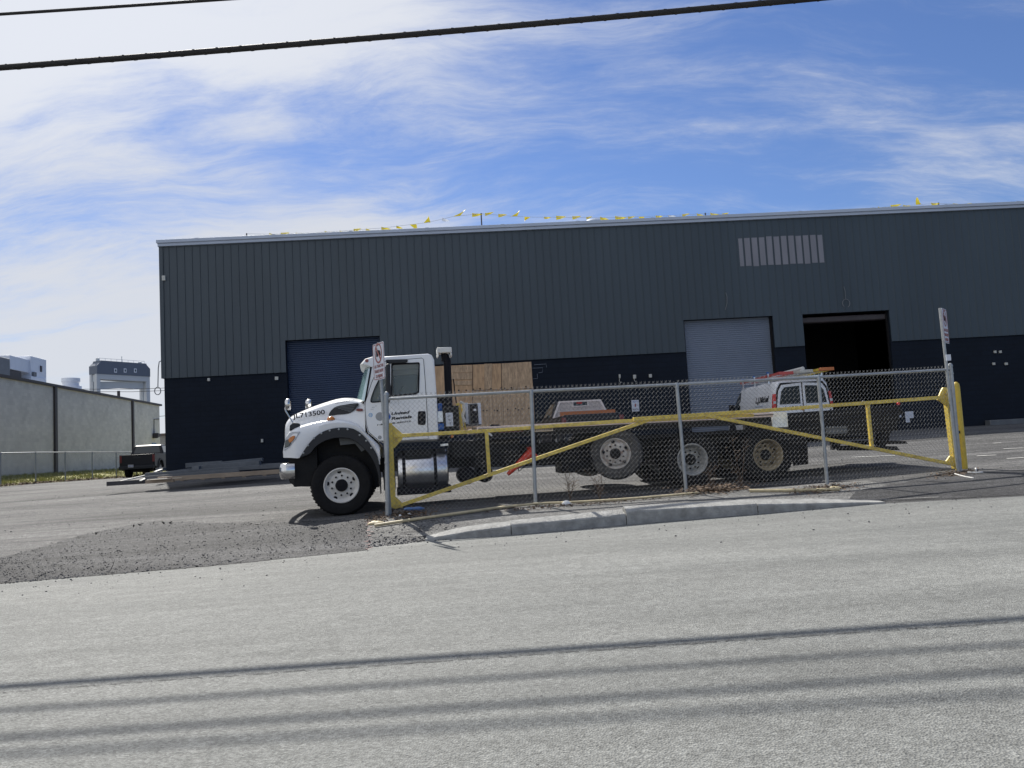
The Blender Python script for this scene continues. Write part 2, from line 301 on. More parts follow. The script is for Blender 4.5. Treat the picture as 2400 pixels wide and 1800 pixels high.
# ------------------------------------------------------------------ mesh builder
class MB:
    def __init__(s): s.v = []; s.f = []
    def add(s, vs, fs):
        o = len(s.v); s.v += [tuple(float(c) for c in p) for p in vs]; s.f += [tuple(i + o for i in f) for f in fs]; return s
    def box(s, lo, hi, rz=0, c=None):
        x0, y0, z0 = lo; x1, y1, z1 = hi
        vs = [(x0, y0, z0), (x1, y0, z0), (x1, y1, z0), (x0, y1, z0), (x0, y0, z1), (x1, y0, z1), (x1, y1, z1), (x0, y1, z1)]
        if rz:
            cx, cy = c if c else ((x0 + x1) / 2, (y0 + y1) / 2); a, b = math.cos(rz), math.sin(rz)
            vs = [(cx + (x - cx) * a - (y - cy) * b, cy + (x - cx) * b + (y - cy) * a, z) for x, y, z in vs]
        return s.add(vs, [(0, 3, 2, 1), (4, 5, 6, 7), (0, 1, 5, 4), (1, 2, 6, 5), (2, 3, 7, 6), (3, 0, 4, 7)])
    def prism(s, pts, y0, y1, sh=None):
        """outline in (x,z), from y0 (front) to y1; counter-clockwise seen from -y"""
        a = sum(p[0] * q[1] - q[0] * p[1] for p, q in zip(pts, pts[1:] + pts[:1]))
        if a < 0: pts = pts[::-1]
        n = len(pts); q = sh if sh else pts
        if a < 0 and sh: q = sh[::-1]
        vs = [(x, y0, z) for x, z in pts] + [(x, y1, z) for x, z in q]
        return s.add(vs, [tuple(range(n)), tuple(range(2 * n - 1, n - 1, -1))] + [(i, i + n, (i + 1) % n + n, (i + 1) % n) for i in range(n)])
    def holed(s, outer, holes, y0, y1):
        bm = bmesh.new(); loops = []
        for lp in [outer] + holes:
            vs = [bm.verts.new((x, y0, z)) for x, z in lp]; es = [bm.edges.new((vs[i], vs[(i + 1) % len(vs)])) for i in range(len(vs))]; loops.append(es)
        bmesh.ops.triangle_fill(bm, use_beauty=True, use_dissolve=False, edges=[e for l_ in loops for e in l_], normal=(0, -1, 0))
        bm.verts.ensure_lookup_table(); bm.verts.index_update()
        vs = [tuple(v.co) for v in bm.verts]; fs = [tuple(v.index for v in f.verts) for f in bm.faces]; bm.free()
        n = len(vs); s.add(vs + [(x, y1, z) for x, y, z in vs], fs + [tuple(i + n for i in f[::-1]) for f in fs])
        o = len(s.v) - 2 * n; k = 0
        for lp in [outer] + holes:
            m = len(lp)
            for i in range(m): s.f.append((o + k + i, o + k + (i + 1) % m, o + k + (i + 1) % m + n, o + k + i + n))
            k += m
        return s
    def loft(s, secs, closed=True, caps=True):
        n = len(secs[0]); vs = [p for q in secs for p in q]; fs = []
        for a in range(len(secs) - 1):
            for i in range(n if closed else n - 1):
                j = (i + 1) % n; fs.append((a * n + i, a * n + j, (a + 1) * n + j, (a + 1) * n + i))
        if caps: fs += [tuple(range(n))[::-1], tuple(range((len(secs) - 1) * n, len(secs) * n))]
        return s.add(vs, fs)
    def tube(s, pts, r, n=8, closed=False, caps=True):
        P = [Vector([float(c) for c in p]) for p in pts]; secs = []; m = len(P); prev = None
        for i, p in enumerate(P):
            a = P[i - 1] if (i > 0 or closed) else P[0]; b = P[(i + 1) % m] if (i < m - 1 or closed) else P[-1]
            t = (b - a).normalized()
            if prev is None:
                up = Vector((0, 0, 1)) if abs(t.z) < .9 else Vector((1, 0, 0)); x = t.cross(up).normalized()
            else: x = (prev - t * prev.dot(t)).normalized()
            prev = x; y = t.cross(x); rr = r[i] if isinstance(r, (list, tuple)) else r
            secs.append([tuple(p + (x * math.cos(k * math.tau / n) + y * math.sin(k * math.tau / n)) * rr) for k in range(n)])
        if closed: secs.append(secs[0])
        return s.loft(secs, True, caps and not closed)
    def lathe(s, prof, o, axis='y', n=32, caps=True):
        """prof: (radius, position along the axis)"""
        secs = []
        for r, h in prof:
            q = []
            for k in range(n):
                a = k * math.tau / n; c, d = r * math.cos(a), r * math.sin(a)
                q.append((o[0] + c, o[1] + h, o[2] + d) if axis == 'y' else (o[0] + c, o[1] + d, o[2] + h) if axis == 'z' else (o[0] + h, o[1] + c, o[2] + d))
            secs.append(q)
        return s.loft(secs, True, caps)
    def beam(s, p0, p1, w_, h):
        p0 = Vector([float(c) for c in p0]); p1 = Vector([float(c) for c in p1]); t = (p1 - p0).normalized()
        up = Vector((0, 0, 1)) if abs(t.z) < .95 else Vector((0, 1, 0)); x = t.cross(up).normalized() * w_ / 2; y = x.normalized().cross(t).normalized() * h / 2
        vs = [p + a * x + b * y for p in (p0, p1) for a, b in ((-1, -1), (1, -1), (1, 1), (-1, 1))]
        return s.add(vs, [(0, 1, 2, 3), (7, 6, 5, 4), (0, 4, 5, 1), (1, 5, 6, 2), (2, 6, 7, 3), (3, 7, 4, 0)])
    def build(s, name, m, parent=None, smooth=35, bevel=0, seg=2, fix=True):
        me = bpy.data.meshes.new(name); me.from_pydata(s.v, [], s.f)
        if fix:
            bm = bmesh.new(); bm.from_mesh(me); bmesh.ops.recalc_face_normals(bm, faces=bm.faces); bm.to_mesh(me); bm.free()
        me.materials.append(M[m] if isinstance(m, str) else m)
        if smooth:
            me.shade_smooth(); me.set_sharp_from_angle(angle=rad(smooth))
        o = bpy.data.objects.new(name, me); col.objects.link(o)
        if parent: o.parent = parent
        if bevel:
            b = o.modifiers.new('Bevel', 'BEVEL'); b.width = bevel; b.segments = seg; b.limit_method = 'ANGLE'; b.angle_limit = rad(40); b.harden_normals = False
        return o
def tag(o, label=None, cat=None, group=None, kind=None):
    for k, v in (('label', label), ('category', cat), ('group', group), ('kind', kind)):
        if v: o[k] = v
    return o
def empty(name, loc, rz=0, **k):
    o = bpy.data.objects.new(name, None); col.objects.link(o); o.location = [float(c) for c in loc]; o.rotation_euler = (0, 0, rz); o.empty_display_size = .2
    return tag(o, **k)
def copy_tree(o, parent=None):
    c = o.copy(); col.objects.link(c)
    if parent: c.parent = parent
    for ch in list(o.children): copy_tree(ch, c)
    return c
def origin_to(o, p):
    """move a world-space mesh object's origin to p"""
    p = Vector([float(c) for c in p]); o.data.transform(Matrix.Translation(-p)); o.location = p; return o
_txt = {}
def text(s, m, parent, box, y, name='lettering', shear=0., bold=0., slant=0., depth=.002, mirror=False, frame=None):
    """solid lettering facing -y, fitted to box (x0,z0,x1,z1); slant raises the right end"""
    cu_ = bpy.data.curves.new('t', 'FONT'); cu_.body = s; cu_.extrude = depth / 2; cu_.shear = shear; cu_.offset = bold; cu_.resolution_u = 3
    to = bpy.data.objects.new('t', cu_); col.objects.link(to)
    dg = C.evaluated_depsgraph_get(); me = bpy.data.meshes.new_from_object(to.evaluated_get(dg)); bpy.data.objects.remove(to)
    vs = np.array([v.co[:] for v in me.vertices]); lo = vs.min(0); hi = vs.max(0); x0, z0, x1, z1 = box
    for v in me.vertices:
        a = (v.co.x - lo[0]) / (hi[0] - lo[0]); b = (v.co.y - lo[1]) / (hi[1] - lo[1]); v.co = (x0 + a * (x1 - x0), y - v.co.z, z0 + b * (z1 - z0) + a * slant)
    me.name = name; me.materials.clear(); me.materials.append(M[m])
    o = bpy.data.objects.new(name, me); col.objects.link(o); o.parent = parent
    if frame is not None: o.matrix_local = frame
    return o

# ================================================================== THE SETTING
def sheet(name, xs, rows, zf, m, kind='structure'):
    """grid; rows: list of functions x -> y"""
    b = MB(); vs = []
    for r in rows:
        for x in xs: y = r(x); vs.append((x, y, zf(x, y)))
    n = len(xs); fs = [(j * n + i, j * n + i + 1, (j + 1) * n + i + 1, (j + 1) * n + i) for j in range(len(rows) - 1) for i in range(n - 1)]
    b.add(vs, fs); o = b.build(name, m, smooth=180, fix=False); o['kind'] = kind; return o
xs = sorted(set([-1500, -800, -400, -250, -180, -140, -110, -90, -75] + [-60 + i * 2.5 for i in range(12)] + [round(-30 + .6 * i, 3) for i in range(101)] + [32.5 + i * 2.5 for i in range(12)] + [75, 90, 110, 140, 180, 250, 400, 800, 1500]
                + [e[0] for e in EDGE[1:-1]]))
xs = [x for i, x in enumerate(xs) if i == 0 or x - xs[i - 1] > .12 or x in [e[0] for e in EDGE]]
offs = [0, .1, .2, .35, .6, .9, 1.2, 1.6, 2, 2.5, 3, 3.5, 4, 5, 6, 7, 8, 9.5, 11, 13, 15, 17, 19, 21, 23, 25, 27, 30, 33, 37, 42, 48, 56, 66, 80, 100, 130, 180, 260, 400, 800, 2000]
sheet('ground', xs, [(lambda x, d=d: yedge(x) + d) for d in offs], lambda x, y: zlot(x, y) if abs(x) < 200 and y < 300 else .35 if y > yedge(x) + 1 else zroad(x, y), 'lot')
sheet('road', xs, [(lambda x, d=d: yedge(x) - d) for d in (60, 30, 20, 15, 10, 6, 3, 1, .4, 0)], zroad, 'road')

# pavement strip between curb and fence, on top of the lot
def strip(name, pts_front, pts_back, nrow, m, dz=.006, kind='structure'):
    b = MB(); vs = []; n = len(pts_front)
    for j in range(nrow):
        t = j / (nrow - 1)
        for p, q in zip(pts_front, pts_back): x = p[0] + (q[0] - p[0]) * t; y = p[1] + (q[1] - p[1]) * t; vs.append((x, y, zlot(x, y) + dz))
    b.add(vs, [(j * n + i, j * n + i + 1, (j + 1) * n + i + 1, (j + 1) * n + i) for j in range(nrow - 1) for i in range(n - 1)])
    o = b.build(name, m, smooth=180, fix=False); o['kind'] = kind; return o
fx = [-2.3 + i * .3 for i in range(29)]
strip('sidewalk', [(x, yedge(x) + .17 + max(0, (-1.3 - x)) * .55) for x in fx], [(x, 12.28 + (x + 2.1) * .16) for x in fx], 9, 'walk', .004)

# granite curb, four stones
CB = [(996, 1269), (1199, 1254), (1469, 1230), (1777, 1205), (2076, 1180)]
def groad(px, py):
    d = ray(px, py); t = (.12 - EYE[2]) / (d[2] - .016 * d[0]); return EYE + d * t
cp = [groad(*c) for c in CB]
heights = [(.03, .115), (.125, .15), (.19, .145), (.14, .02)]
for i in range(4):
    a, b_ = cp[i], cp[i + 1]; e = (b_ - a); Ln = np.linalg.norm(e); e = e / Ln; n_ = np.array([-e[1], e[0], 0]); h0, h1 = heights[i]
    secs = []; K = 14
    for k in range(K + 1):
        t = .006 / Ln + (1 - .012 / Ln) * k / K; p = a + e * Ln * t; h = h0 + (h1 - h0) * t
        if i == 0: h = h0 + (h1 - h0) * math.sin(t * math.pi / 2)
        j = [random.uniform(-.005, .005) for _ in range(8)]
        q = [(0.0 + j[0], -.12), (.0 + j[1], h - .02 + j[2]), (.014 + j[3], h + j[4] * .5), (.08, h + .024 * min(1, h / .08) + j[5] * .4), (.18, h + .055 * min(1, h / .08)), (.19, h + .045 * min(1, h / .08)), (.19, -.12)]
        secs.append([tuple(p + n_ * o_ + np.array([0, 0, z_])) for o_, z_ in q])
    MB().loft(secs).build('curb', 'granite', smooth=22)['kind'] = 'structure'

# ================================================================== DARK METAL BUILDING
BF = Frame(at(389, 1101, 30.2), at(2262, 999.5, 31.35))
bld = empty('warehouse', BF.o, BF.ang, label='long slate grey metal sided warehouse over a navy painted block base', cat='building')
BW = 46.; BT = BF(1250, 526)[1]; BB = .5 * (BF(379, 888)[1] + BF(2090, 800)[1])
FB = .5 * (BF(375, 579)[1] + BF(2200, 497)[1])
def bop(tl, tr): a = BF(*tl); b = BF(*tr); return (a[0], b[0], .5 * (a[1] + b[1]))
O1 = bop((669, 799), (890.5, 786.6)); O2 = bop((1600.8, 750.5), (1809.7, 741)); O3 = bop((1879, 737), (2082, 727.5))
SID = -.06                                    # siding stands proud of the block
def ribbed(b, u0_, u1, z0, z1):
    prof = [(u0_, 0)]; k = math.ceil(u0_ / .305)
    while k * .305 < u1 - .08:
        c = k * .305
        if c > u0_ + .05: prof += [(c - .03, 0), (c - .018, -.014), (c + .006, -.014), (c + .010, .008), (c + .016, .008), (c + .02, 0)]
        k += 1
    prof.append((u1, 0))
    vs = [(x, SID + y, z0) for x, y in prof] + [(x, SID + y, z1) for x, y in prof]; n = len(prof)
    b.add(vs, [(i, i + 1, i + 1 + n, i + n) for i in range(n - 1)])
    b.box((u0_, SID + .02, z0 + .001), (u1, 0.0, z1 - .001))
b = MB(); us = [-.06, O1[0], O1[1], O2[0], O2[1], O3[0], O3[1], BW]
ribbed(b, us[0], us[-1], max(O1[2], O2[2], O3[2]), FB)
mx = max(O1[2], O2[2], O3[2])
for a, c in ((us[0], us[1]), (us[2], us[3]), (us[4], us[5]), (us[6], us[7])): ribbed(b, a, c, BB, mx)
for O in (O1, O2, O3):
    if mx - O[2] > .01: ribbed(b, O[0], O[1], O[2], mx)
b.box((-.06, -.06, BB), (0, 30, FB)); b.build('metal_siding', 'siding', bld, smooth=0)
b = MB()
b.box((-.075, SID - .035, BB), (.08, SID - .032, FB))
b.build('corner_trim', 'siding', bld)
b = MB(); b.prism([(-.1, FB - .01), (BW, FB - .01), (BW, (BT + FB) / 2 - .01), (-.1, (BT + FB) / 2 - .01)], SID - .10, SID + .03)
b.box((-.13, SID - .16, (BT + FB) / 2 - .01), (BW, SID + .03, BT)); b.box((-.13, -.03, FB - .01), (-.07, 30, BT))
fo = b.build('fascia', 'fascia', bld, bevel=.012)
b = MB()
for k in range(15): MB().box((k * 3.05 + 1.4, SID - .172, (BT + FB) / 2 - .005), (k * 3.05 + 1.54, SID - .158, BT + .004)).build('fascia_lap', 'fascia', fo)
b = MB()
for a, c in ((0, O1[0] + .02), (O1[1] - .02, O2[0] + .02), (O2[1] - .02, O3[0] + .02), (O3[1] - .02, BW)): b.box((a, 0, -.8), (c, .2, BB + .01))
b.box((0, .2, -.8), (.2, 30, BB + .01)); b.build('block_wall', 'block', bld, smooth=0)

for O in (O1, O2, O3):
    b = MB(); b.box((O[0] - .06, .005, 0), (O[0], .32, O[2] + .06)); b.box((O[1], .005, 0), (O[1] + .06, .32, O[2] + .06)); b.box((O[0], .005, O[2]), (O[1], .32, O[2] + .06))
    b.build('door_frame', 'block', bld)
b = MB(); b.box((.2, 29.8, -.8), (BW, 30, BT - .1)); b.box((BW - .2, .2, -.8), (BW, 30, BT - .1)); b.build('rear_wall', 'dark', bld)
MB().box((O2[1] + .6, 9, -.5), (O3[1] + 3, 9.2, 6)).build('interior_wall', 'dark', bld)
b = MB(); b.add([(-.1, 0, BT - .03), (BW, 0, BT - .03), (BW, 15, BT + .5), (-.1, 15, BT + .5), (-.1, 30, BT - .03), (BW, 30, BT - .03)], [(0, 1, 2, 3), (3, 2, 5, 4)])
b.add([(-.1, 0, BT - .1), (BW, 0, BT - .1), (BW, 30, BT - .1), (-.1, 30, BT - .1)], [(0, 3, 2, 1)]); b.build('roof', 'fascia', bld)
MB().box((.2, .3, -.30), (BW - .2, 29.8, -.02)).build('floor_slab', 'walk', bld)
def slatdoor(name, O, m, v=.22, gap=0.):
    prof = []; z = -.3; h = .085
    while z < O[2] - gap:
        prof += [(0, z), (-.013, z + h * .25), (-.013, z + h * .7), (0, z + h * .9), (.004, z + h * .97)]; z += h
    vs = [(O[0] - .03, v + y, z_) for y, z_ in prof] + [(O[1] + .03, v + y, z_) for y, z_ in prof]; n = len(prof)
    return MB().add(vs, [(i, i + n, i + n + 1, i + 1) for i in range(n - 1)]).build(name, m, bld, smooth=25)
d1 = slatdoor('roll_up_door', O1, 'bluedoor'); d1['label'] = 'closed navy blue roll up door'
d2 = slatdoor('roll_up_door', O2, 'silver'); d2['label'] = 'closed grey roll up door'
MB().box((O3[0] + .05, .14, O3[2] - .35), (O3[1] - .05, .5, O3[2] - .1)).build('door_curtain_roll', 'brown', bld, bevel=.05)['label'] = 'rolled up curtain in the open doorway'
for O in (O2, O3):
    MB().box((O[0], .12, -.1), (O[0] + .07, .2, O[2] - .02)).build('door_track', 'black', bld); MB().box((O[1] - .07, .12, -.1), (O[1], .2, O[2] - .02)).build('door_track', 'black', bld)
# pale patch of translucent panels high on the siding
tp = [BF(1726.6, 559.5), BF(1927, 550), BF(1932.7, 616), BF(1734.5, 625.6)]
u0p, u1p = tp[0][0], tp[1][0]; z1p = (tp[0][1] + tp[1][1]) / 2; z0p = (tp[2][1] + tp[3][1]) / 2
b = MB(); k = math.ceil(u0p / .305); edges = [u0p] + [j * .305 for j in range(k, int(u1p / .305) + 1)] + [u1p]
for a, c in zip(edges, edges[1:]):
    if c - a > .1: b.box((a + .035, SID - .012, z0p + random.uniform(-.02, .02)), (c - .04, SID - .003, z1p + random.uniform(-.02, .02)))
b.build('skylight_panel', 'panel', bld, bevel=.002)
# plywood infill right of the cab
def wallpoly(px, off): return [BF(x, y, off) for x, y in px]
PLY = [((985, 860), (1107, 855), (1107, 1010), (985, 1010), 'ply', -.03), ((1108, 855), (1174, 852), (1175, 913), (1108, 915), 'ply', -.03),
       ((1175.5, 852), (1245, 848), (1249, 910), (1176, 913), 'ply2', -.035), ((1108, 916), (1178, 914), (1180, 1010), (1108, 1010), 'ply2', -.032), ((1178.5, 914), (1250, 911), (1254, 1010), (1180.5, 1010), 'ply2', -.03)]
for p in PLY:
    q = wallpoly(p[:4], 0); b = MB(); b.prism(q, p[5], -.004); b.build('plywood_panel', p[4], bld, bevel=.004)
b = MB()
for x0_, y0_, x1_, y1_ in ((1057, 858, 1107, 874), (1057, 875, 1107, 890), (1135, 853, 1153, 913), (1062, 893, 1107, 903)):
    q = wallpoly(((x0_, y0_), (x1_, y0_ - .7), (x1_, y1_ - .7), (x0_, y1_)), 0); b.prism(q, -.052, -.036)
b.build('plywood_strip', 'ply2', bld, bevel=.003)
for k in range(22):
    b = MB(); x_, z_ = BF(1068 + k * 8.2 + random.uniform(-1, 1), 915 - .05 * k * 8 + random.choice((0, 0, 50, 52)) + random.uniform(-1, 1)); b.lathe([(.0, -.06), (.03, -.06), (.03, -.034), (0, -.034)], (x_, 0, z_), 'y', 8); b.build('bolt_hole', 'black', bld)
b = MB()                                       # pale mortar outlines where a fixture was torn off
for seg in (((1252, 855), (1280, 853), (1281, 861)), ((1247, 863), (1272, 862), (1271, 873), (1262, 874)), ((1259, 876), (1260, 887), (1250, 888))):
    b.tube([(BF(x, y)[0], -.008, BF(x, y)[1]) for x, y in seg], .008, 5)
b.build('mortar_line', 'brickmark', bld)
# fittings on the wall
def fitting(px, py, w_, h, m='offwhite', name='wall_fitting', d=.06, off=0):
    u, z = BF(px, py); r = w_ / 2 / 59
    return MB().box((u - r, off - d, z - h / 118), (u + r, off - .001, z + h / 118)).build(name, m, bld, bevel=.01)
for px, py, w_, h in ((490, 890, 6, 7), (649, 887, 8, 8), (615, 1033, 5, 8), (1452, 882, 4, 9), (1487, 883, 7, 9), (1524, 881, 7, 8), (2331, 825, 6, 6), (2343, 825, 6, 6), (2328, 853, 6, 6), (2357, 853, 7, 6)): fitting(px, py, w_, h)
fitting(386, 653, 8, 12, off=SID)
for px, py in ((1452, 893), (1487, 891)):
    u, z = BF(px, py); MB().tube([(u, -.05, z + .1), (u - .02, -.06, z), (u + .03, -.05, z - .08), (u + .07, -.05, z - .04)], .012, 6).build('hanging_wire', 'offwhite', bld)
u, z = BF(1489, 951); sg = MB().box((u - .15, -.03, z - .23), (u + .15, -.005, z + .23)).build('wall_sign', 'signwhite', bld, bevel=.01)
text('NOTICE', 'inkblue', sg, (u - .12, z + .13, u + .12, z + .19), -.032); text('1', 'signred', sg, (u - .03, z - .04, u + .03, z + .08), -.032)
text('EMPLOYEES ONLY', 'ink', sg, (u - .12, z - .18, u + .12, z - .12), -.032)
for a, c, d, e in ((2120, 965, 2141, 980, ), (2122, 981, 2132, 990), (2106, 965, 2112, 978)):
    q = [BF(a, c), BF(d, e)]; MB().box((q[0][0], -.03, q[1][1]), (q[1][0], -.004, q[0][1])).build('wall_notice', 'signwhite', bld, bevel=.006)
pts = [(1699, 687), (1702, 697), (1702, 712), (1698, 727)]; MB().tube([(BF(x, y)[0], SID - .05, BF(x, y)[1]) for x, y in pts], .013, 6).build('loose_wire', 'wirepale', bld)
b = MB(); pts = [(1975, 673), (1978, 684), (1979, 703)]; b.tube([(BF(x, y)[0], SID - .05, BF(x, y)[1]) for x, y in pts], .01, 6)
u, z = BF(1980, 712); b.tube([(u + .15 * math.cos(a * .4), SID - .06, z + .17 * math.sin(a * .4)) for a in range(-3, 11)], .014, 6); b.build('loose_wire', 'wirepale', bld)
b = MB(); u, z = BF(382, 845); b.tube([(-.06, -.02, z), (-.16, -.05, z - .05), (-.20, -.05, z - .3), (-.23, -.05, z - 1.05)], .02, 6)
b.tube([(-.24 + .12 * math.cos(a * .48), -.05, z - 1.2 + .15 * math.sin(a * .48)) for a in range(13)], .018, 6, closed=True); b.build('cable_coil', 'wirepale', bld)
MB().box((BF(2308, 995)[0], -.35, -.3), (BW, -.02, .16)).build('footing_ledge', 'steelbeam', bld, bevel=.02)
# roof fittings and pennants
sd = MB(); u, z = BF(1393, 521, 4); sd.lathe([(.55, -.3), (.5, -.02), (.38, .08), (.2, .13), (0, .15)], (u, 4, z), 'z', 20); sd.build('skylight_dome', 'flag2', bld)
PV = 1.2
def SP(px, py): u, z = BF(px, py, PV); return (u, PV, z)
posts = [(578, 548, 560), (1127.6, 500.7, 540), (1653, 500, 515), (2199.6, 476, 490)]
for a, c, d in posts:
    p = SP(a, c); rp = empty('roof_post', BF.world(p[0], PV, BT + .02), BF.ang, label={578: 'short post at the left roof corner tying the pennant line', 1127.6: 'tall thin roof post in the middle of the pennant line', 1653: 'short roof post above the closed grey door tying the pennants', 2199.6: 'short roof post at the far right end of the pennants'}[a], cat='post', group='posts on the warehouse roof')
    h = p[2] - BT - .02
    MB().tube([(0, 0, -.02), (0, 0, h + .02)], .028, 8).build('pole', 'brown', rp); MB().box((-.07, -.07, -.02), (.07, .07, .01)).build('base_plate', 'galv', rp)
ln1 = [(578, 548), (640, 549), (735, 545.5), (800, 541.5), (900, 534), (1000, 522), (1060, 508), (1100, 503.5), (1128, 501), (1200, 507), (1250, 509), (1320, 509.5), (1400, 510.5), (1450, 510), (1500, 508), (1560, 506), (1653, 501)]
ln2 = [(1653, 501), (1720, 503), (1745, 504), (1900, 503), (2030, 491), (2055, 487), (2080, 485), (2120, 482.5), (2160, 479), (2200, 477), (2260, 479), (2300, 479)]
F1 = [(130, 165, 1), (180, 158, 1), (245, 160, .8), (300, 155, -2), (330, 153, -1.6), (370, 152, 1), (435, 149, .6), (495, 145, 1), (548, 140, .8), (615, 135, 1), (680, 132, .8), (752, 128, 1.9), (813, 110, 1.9), (878, 102, -1), (940, 92, 2), (1007, 85, 1.1), (1063, 76, .9), (1120, 80, 1), (1188, 82, 1.7), (1247, 90, 1.3), (1318, 91, .6), (1370, 91, 1.2), (1440, 93, 1), (1500, 93, .5), (1560, 91, 1), (1625, 92, 1.2), (1680, 92, .5), (1740, 88, 1.4), (1800, 86, .8), (1855, 80, -.8), (1915, 79, .6), (1978, 76, .9)]
F1 = [(560 + x / 1.843, 460 + y / 1.843, s) for x, y, s in F1]
F2 = [(1665, 502, 1), (1693, 503, .6), (1728, 501, 1.5)] + [(1600 + x / 2.765, 460 + y / 2.765, s) for x, y, s in ((1268, 77, 1), (1350, 72, 1.2), (1430, 66, 1), (1530, 56, 2.3), (1612, 52, 1), (1755, 50, .8), (1830, 50, .7))]
def onl(ln, x):
    for p, q in zip(ln, ln[1:]):
        if p[0] <= x <= q[0]: return p[1] + (q[1] - p[1]) * (x - p[0]) / (q[0] - p[0])
    return ln[-1][1]
for ln, FL, lab in ((ln1, F1, 'yellow pennant string along the left and middle of the roof edge'), (ln2, F2, 'yellow pennant string along the right part of the roof edge')):
    ps = empty('pennant_string', BF.o, BF.ang, label=lab, cat='pennant string', group='pennant strings on the roof')
    q = [SP(*p) for p in ln]; q = [(u, v, max(z, BT - .0)) for u, v, z in q]; MB().tube(q, .008, 5).build('cord', 'galv', ps)
    for x, y, s in FL:
        u, v, z = SP(x, onl(ln, x)); z = max(z, BT); big = abs(s) > 1.25; a = abs(s); up = random.random() < .35 and not big
        if y < 500 and x > 2100 and big or (x > 1000 and x < 1210 and big): up = True
        wd = .24 * min(a, 1.15); hh = .12 * a * (1.15 if big else .9) * (1 if up else -1)
        sk = random.uniform(-.15, .25); vs = []; rows = 4
        for j in range(rows + 1):
            t = j / rows; wv = wd * (1 - t) * .5 + .004
            for kx in (-1, 0, 1): vs.append((u + kx * wv + sk * t * a, v + .04 * math.sin(t * 4 + kx) + random.uniform(-.01, .01), z + hh * t + .01 * kx))
        if not big:                              # small ones stream sideways in the wind
            vs = []; fl_ = random.uniform(-.35, .25); ln_ = .40 * max(a, .75) * random.uniform(.8, 1.1); hh2 = .085 * max(a, .75)
            for j in range(rows + 1):
                t = j / rows
                for kx in (-1, 0, 1): vs.append((u + t * ln_, v + .04 * math.sin(t * 5 + kx), z - .02 + kx * hh2 * (1 - t) + fl_ * t * ln_))
        fs = [(r * 3 + k, r * 3 + k + 1, r * 3 + k + 4, r * 3 + k + 3) for r in range(rows) for k in (0, 1)]
        MB().add(vs, fs).build('pennant', 'pennantw' if s < 0 else 'pennant', ps, fix=False)

# ================================================================== PALE WAREHOUSE, LEFT
wl = at(0, 878, 41); wr = at(374.4, 947.7, 68)
WF = Frame((wl[0], wl[1], 0), (wr[0], wr[1], 0)); WH = (wl[2] + wr[2]) / 2
wl2 = WF(374.4, 1000)[0]
pw = empty('warehouse', WF.o, WF.ang, label='pale grey block warehouse with brown pillars and a duct on its roof', cat='building')
u_a = -30
MB().box((u_a, 0, -1), (wl2, .3, WH - .02)).box((wl2 - .3, .3, -1), (wl2, 40, WH - .02)).build('block_wall', 'beige', pw, smooth=0)
MB().box((u_a, -.12, WH - .14), (wl2 + .4, .1, WH + .02)).box((wl2 - .05, .1, WH - .14), (wl2 + .4, 40, WH + .02)).build('roof_trim', 'brown', pw)
MB().box((u_a, .1, WH - .1), (wl2 - .1, 40, WH - .02)).build('roof', 'grey', pw)
for px in (128, 310):
    u = WF(px, 1000)[0]; MB().box((u - .16, -.12, -.5), (u + .16, -.002, WH - .1)).build('pillar', 'brown', pw)
for u_ in (-12, -1.5):
    MB().box((u_ - .16, -.12, -.5), (u_ + .16, -.002, WH - .1)).build('pillar', 'brown', pw)
a = WF(355.5, 1038); c = WF(366, 1075); MB().box((a[0], -.05, .8), (c[0], -.003, a[1])).build('door', 'doorblue', pw, bevel=.02)
a = WF(361, 1025); MB().prism([(a[0] - .5, a[1] - .1), (a[0] + .5, a[1] + .1), (a[0] + .4, a[1] + .3), (a[0] - .4, a[1] + .35)], -.45, -.01).build('wall_lamp', 'brown', pw, bevel=.04)
pts = [(360, 1021), (360, 983), (372, 982)]; MB().tube([(WF(x, y)[0], -.04, WF(x, y)[1]) for x, y in pts], .03, 5).build('conduit', 'brown', pw)
RO = 3.
def wbox(b, x0, y0, x1, y1, v0, v1):
    a = WF(x0, y1, v0); c = WF(x1, y0, v0); b.box((a[0], v0, a[1]), (c[0], v1, c[1])); return b
du = wbox(MB(), -60, 841, 23.6, 871, RO, RO + 2.2).build('rooftop_unit', 'grey', pw, bevel=.04)
b = MB(); wbox(b, 23.7, 844, 73, 865, RO + .2, RO + 1.6); wbox(b, 72.5, 843, 108.6, 885, RO + .1, RO + 1.7)
q = [WF(74, 885, RO), WF(108, 885, RO), WF(109, 899, RO), WF(70, 892, RO)]; b.prism(q, RO + .05, RO + 1.8); wbox(b, 73, 888, 109, 903, RO + .0, RO + 1.9)
b.build('duct', 'sheet', du, bevel=.03)
wbox(MB(), 96, 858, 99, 871, RO + .04, RO + .12).build('hatch', 'brown', du); wbox(MB(), 79, 873, 86, 881, RO - .02, RO + .08).build('vent_grille', 'grey', du)
wbox(MB(), -60, 872, 50, 886, RO + .2, RO + 2).build('unit_curb', 'brown', du); wbox(MB(), -60, 886, 48, 915, RO + .4, RO + 1.6).build('unit_base', 'brown', du)
u, z = WF(166, 909, RO); b = MB(); b.lathe([(.72, -.9), (.72, .45), (.55, .5), (.55, .75), (.62, .78), (.62, 1.05), (0, 1.07)], (u, RO, z - .35), 'z', 20); b.build('roof_vent', 'sheet', pw)
u, z = WF(278, 922, 1.5); MB().tube([(u, 1.5, WH - .2), (u, 1.5, z + .2)], .12, 8).build('vent_pipe', 'brown', pw)
